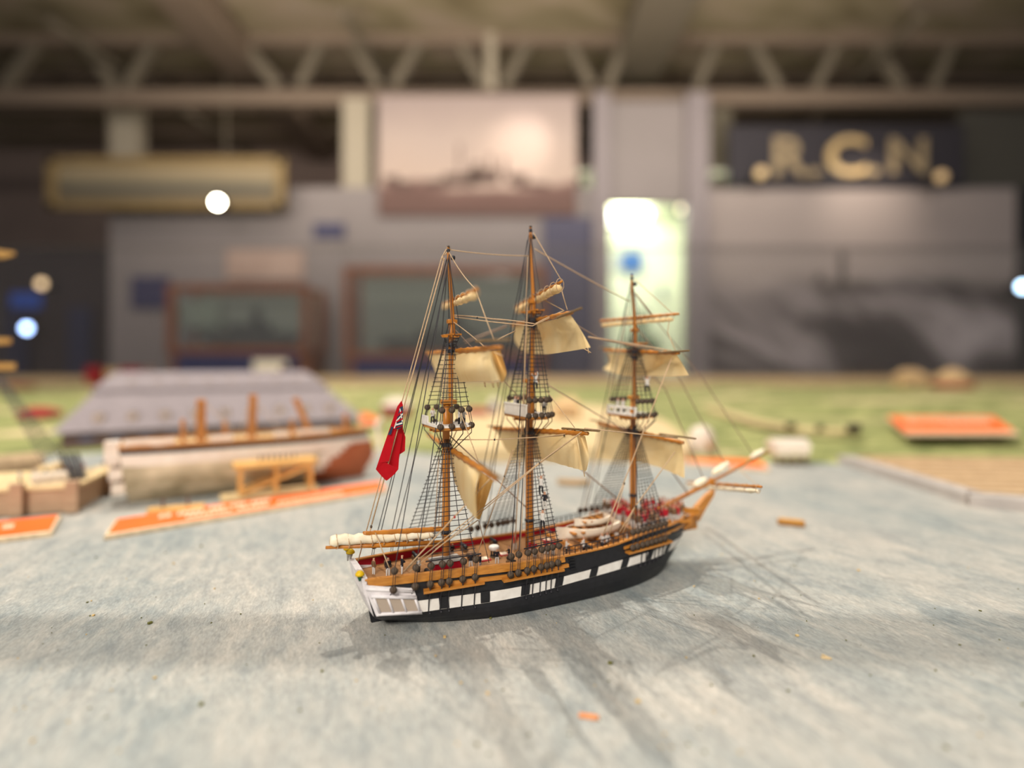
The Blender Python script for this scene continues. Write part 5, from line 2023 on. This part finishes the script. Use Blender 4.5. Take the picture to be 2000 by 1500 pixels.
def museum_case(x0, x1, y0, y1, D, dp, label, bar):
    p, q = W(x0, y1, D), W(x1, y0, D)
    r = empty('display_case', ((p.x + q.x) / 2, D, -.9), 0, label, 'display case', 'wooden display cases along the back wall')
    w_, zb_, zt_ = q.x - p.x, p.z + .9, q.z + .9
    t = .085
    for sx in (-1, 1):
        for yy in (0, dp):
            MB().box((sx * (w_ / 2 - t / 2), yy, (zb_ + zt_) / 2), (t, t, zt_ - zb_)).build('corner_post', M_casewood, r, bevel=.008)
    for z in (zb_ + t / 2, zt_ - t / 2):
        for yy in (0, dp):
            MB().box((0, yy, z), (w_, t * .9, t)).build('frame_rail', M_casewood, r, bevel=.008)
    MB().box((0, dp / 2, zt_ - .02), (w_, dp, .012)).build('case_top', M_dkglass, r)
    MB().box((0, dp - .03, (zb_ + zt_) / 2), (w_ - .1, .02, zt_ - zb_ - .1)).build('backing', M_casein, r)
    MB().box((0, dp / 2, zb_ / 2), (w_ - .03, dp, zb_)).build('plinth', M_casewood, r)
    MB().box((0, -.035, zb_ - bar / 2), (w_ - .25, .03, bar)).build('caption_panel', M_navy2, r)
    # model inside
    mb = MB()
    mb.tube([V((-w_ * .35, dp * .5, zb_ + .20)), V((-w_ * .25, dp * .5, zb_ + .16)), V((w_ * .25, dp * .5, zb_ + .16)), V((w_ * .38, dp * .5, zb_ + .22))], [.02, .10, .10, .02], 8)
    mb.box((0, dp * .5, zb_ + .30), (w_ * .3, .10, .10))
    mb.box((w_ * .05, dp * .5, zb_ + .42), (w_ * .05, .06, .22))
    mb.build('case_ship', mat('case_ship_grey', (86, 78, 74), .6) if 'case_ship_grey' not in bpy.data.materials else bpy.data.materials['case_ship_grey'], r, smooth=False)
    MB().box((0, 0, (zb_ + zt_) / 2), (w_ - 2 * t, .008, zt_ - zb_ - 2 * t)).build('front_glass', M_dkglass, r)
    return r


museum_case(328, 606, 556, 692, 6.3, .5, 'mahogany glass display case behind the storehouse roof', .20)
museum_case(672, 1068, 520, 702, 6.3, .5, 'mahogany glass display case behind the left and middle masts', .20)
o = wall_box('painted_reflection', 348, 428, 585, 640, 6.62, .02, mat('pale_reflection', (176, 180, 166), .6), None)
tag(o, 'pale photograph inside the display case behind the storehouse roof', 'reflection')  # pale panel imitates a reflection in the case glass
mb = MB()
p = W(522, 722, 3.2)
r = empty('caption_card', (p.x, 3.24, .07), 0, 'white caption card on the table rim behind the storehouse', 'card')
MB().box((0, 0, .050), (.19, .01, .099)).build('card', M_paleroof, r)
p = W(210, 718, 3.2)
for k, (x, w_, m, lab) in enumerate(((184, 26, M_redwall, 'maroon box on the table rim at the left'), (256, 34, M_redwall, 'red box on the table rim left of the storehouse ridge'), (220, 22, M_tan, 'tan box on the table rim between the two red ones'))):
    q = W(x, 714, 3.36)
    o = MB().box((q.x, 3.365, .022 + .055), (w_ * 3.36 / F, .05, .11 - .015 * k)).build('rim_box', m, bevel=.004)
    tag(o, lab, 'box')
for k, (x, m, lab) in enumerate(((25, M_bluep, 'blue upright panel in the dark alcove at the far left'), (150, M_navy2, 'navy upright panel in the dark alcove left of the grey wall'))):
    o = wall_box('alcove_panel', x - 18, x + 26, 600, 735, 7.3, .05, mat('alcove_blue_%s' % 'ab'[k], (44, 48, 78), .6), None)
    tag(o, lab, 'panel')
o = wall_box('blue_monitor', 20, 76, 572, 602, 7.36, .04, mat('dim_blue_screen', (30, 60, 120), .4, emit=(40, 90, 190), estr=.25), None)
tag(o, 'dim blue screen in the dark alcove at the far left', 'screen')


def lamp(px, D, r_, col, st, label, nm='spotlight'):
    p = W(px[0], px[1], D)
    g = empty(nm, p, 0, label, 'lamp')
    MB().ball((0, 0, 0), r_, 7).build('bulb', mat('lamp_glow', col, .5, emit=col, estr=st), g, smooth=True)
    MB().tube([V((0, r_ * .3, 0)), V((0, r_ * 1.2, 0)), V((0, r_ * 4, 0))], [r_ * 1.15, r_ * 1.4, r_ * .9], 12, cap=True).build('lamp_housing', M_darkcloth, g, smooth=True)
    MB().tube([V((0, r_ * 2, 0)), V((0, r_ * 2, r_ * 5))], r_ * .2, 6).build('bracket', M_darkcloth, g)
    return g


lamp((425, 395), 6.2, .042, (255, 246, 220), 60, 'bright lamp shining in front of the gold-framed painting')
lamp((52, 641), 7.0, .045, (170, 200, 255), 14, 'bluish white lamp at the far left above the grass')
lamp((81, 554), 7.0, .045, (200, 170, 130), 5, 'dim tan lamp at the far left above the bluish lamp')
lamp((1997, 560), 6.6, .045, (190, 225, 255), 14, 'bluish white lamp at the right edge beside the storm mural')
lamp((1486, 338), 6.5, .06, (222, 190, 140), .8, 'glowing tan picture lamp at the left of the dark letter board')
lamp((1838, 345), 6.5, .06, (214, 180, 132), .7, 'glowing tan picture lamp at the right of the dark letter board')
lamp((1332, 408), 7.6, .05, (255, 240, 200), 3, 'small lamp in the upper right corner of the doorway')

# ================================================================== LIGHT
def area(name, loc, target, sx, sy, power, col):
    l = bpy.data.lights.new(name, 'AREA')
    l.shape = 'RECTANGLE'
    l.size, l.size_y = sx, sy
    l.energy = power
    l.color = col
    o = bpy.data.objects.new(name, l)
    COL.objects.link(o)
    o.location = loc
    o.rotation_euler = (V(target) - V(loc)).to_track_quat('-Z', 'Y').to_euler()
    return o


def spot(name, loc, target, power, col, angle, blend, size):
    l = bpy.data.lights.new(name, 'SPOT')
    l.energy = power
    l.color = col
    l.spot_size = math.radians(angle)
    l.spot_blend = blend
    l.shadow_soft_size = size
    o = bpy.data.objects.new(name, l)
    COL.objects.link(o)
    o.location = loc
    o.rotation_euler = (V(target) - V(loc)).to_track_quat('-Z', 'Y').to_euler()
    return o


WARM = (1.0, .86, .68)
spot('key_spotlight', (-.50, 2.22, 3.6), (.05, .5, 0), 320, (1.0, .93, .82), 110, .6, .03)
spot('second_spotlight', (-1.3, 1.2, 3.6), (.05, .5, 0), 400, (1.0, .94, .84), 110, .6, .03)
area('front_ceiling_light', (-.7, -1.2, 2.6), (.1, .6, 0), 1.6, .8, 18, (1.0, .93, .84))
area('gallery_ceiling_light', (-1.0, -4.2, 3.35), (0, .6, .1), 2.4, .8, 330, (1.0, .94, .86))
area('land_light', (.4, 2.2, 2.4), (.2, 2.0, 0), 3.5, .6, 10, WARM)
area('hall_light', (0, 4.6, 4.1), (0, 6.6, 1.0), 9.0, .8, 112, (1.0, .88, .76))
area('truss_light', (0, 5.2, 2.2), (0, 7.6, 4.2), 8.0, .5, 110, (1.0, .90, .76))
spot('mural_spotlight', (.45, 6.0, 3.3), W(1025, 268, 6.86), 62, (1.0, .88, .74), 50, 1.0, .08)
spot('storm_mural_spotlight', (4.25, 6.2, 2.7), W(1690, 390, 7.05), 40, (1.0, .86, .70), 85, 1.0, .06)
area('rear_wall_fill', (-1.0, 8.6, 4.15), (-1.0, 11, 1.5), 11.0, .4, 34, (1.0, .86, .74))  # added fill to lift the dark rear wall, no fixture there
area('room_light', (1.75, 8.3, 2.42), (1.75, 8.6, 0), 1.0, 1.0, 80, (.97, 1.0, .90))

w = bpy.data.worlds.new('hall_air')
scn.world = w
w.use_nodes = True
bg = w.node_tree.nodes['Background']
bg.inputs['Color'].default_value = (.92, .95, 1.0, 1)
bg.inputs['Strength'].default_value = .22

# ================================================================== CAMERA
cam = bpy.data.cameras.new('camera')
cam.lens = 20
cam.sensor_width = 36
cam.shift_y = -.02
cam.clip_start = .01
cam.clip_end = 60
cam.dof.use_dof = True
cam.dof.focus_distance = .335
cam.dof.aperture_fstop = 1.75
co = bpy.data.objects.new('camera', cam)
COL.objects.link(co)
co.location = (0, 0, EYE)
co.rotation_euler = (math.pi / 2, 0, 0)
scn.camera = co
scn.view_settings.view_transform = 'Standard'
scn.view_settings.look = 'None'
scn.view_settings.gamma = 1
scn.view_settings.use_curve_mapping = False
scn.view_settings.exposure = -0.12
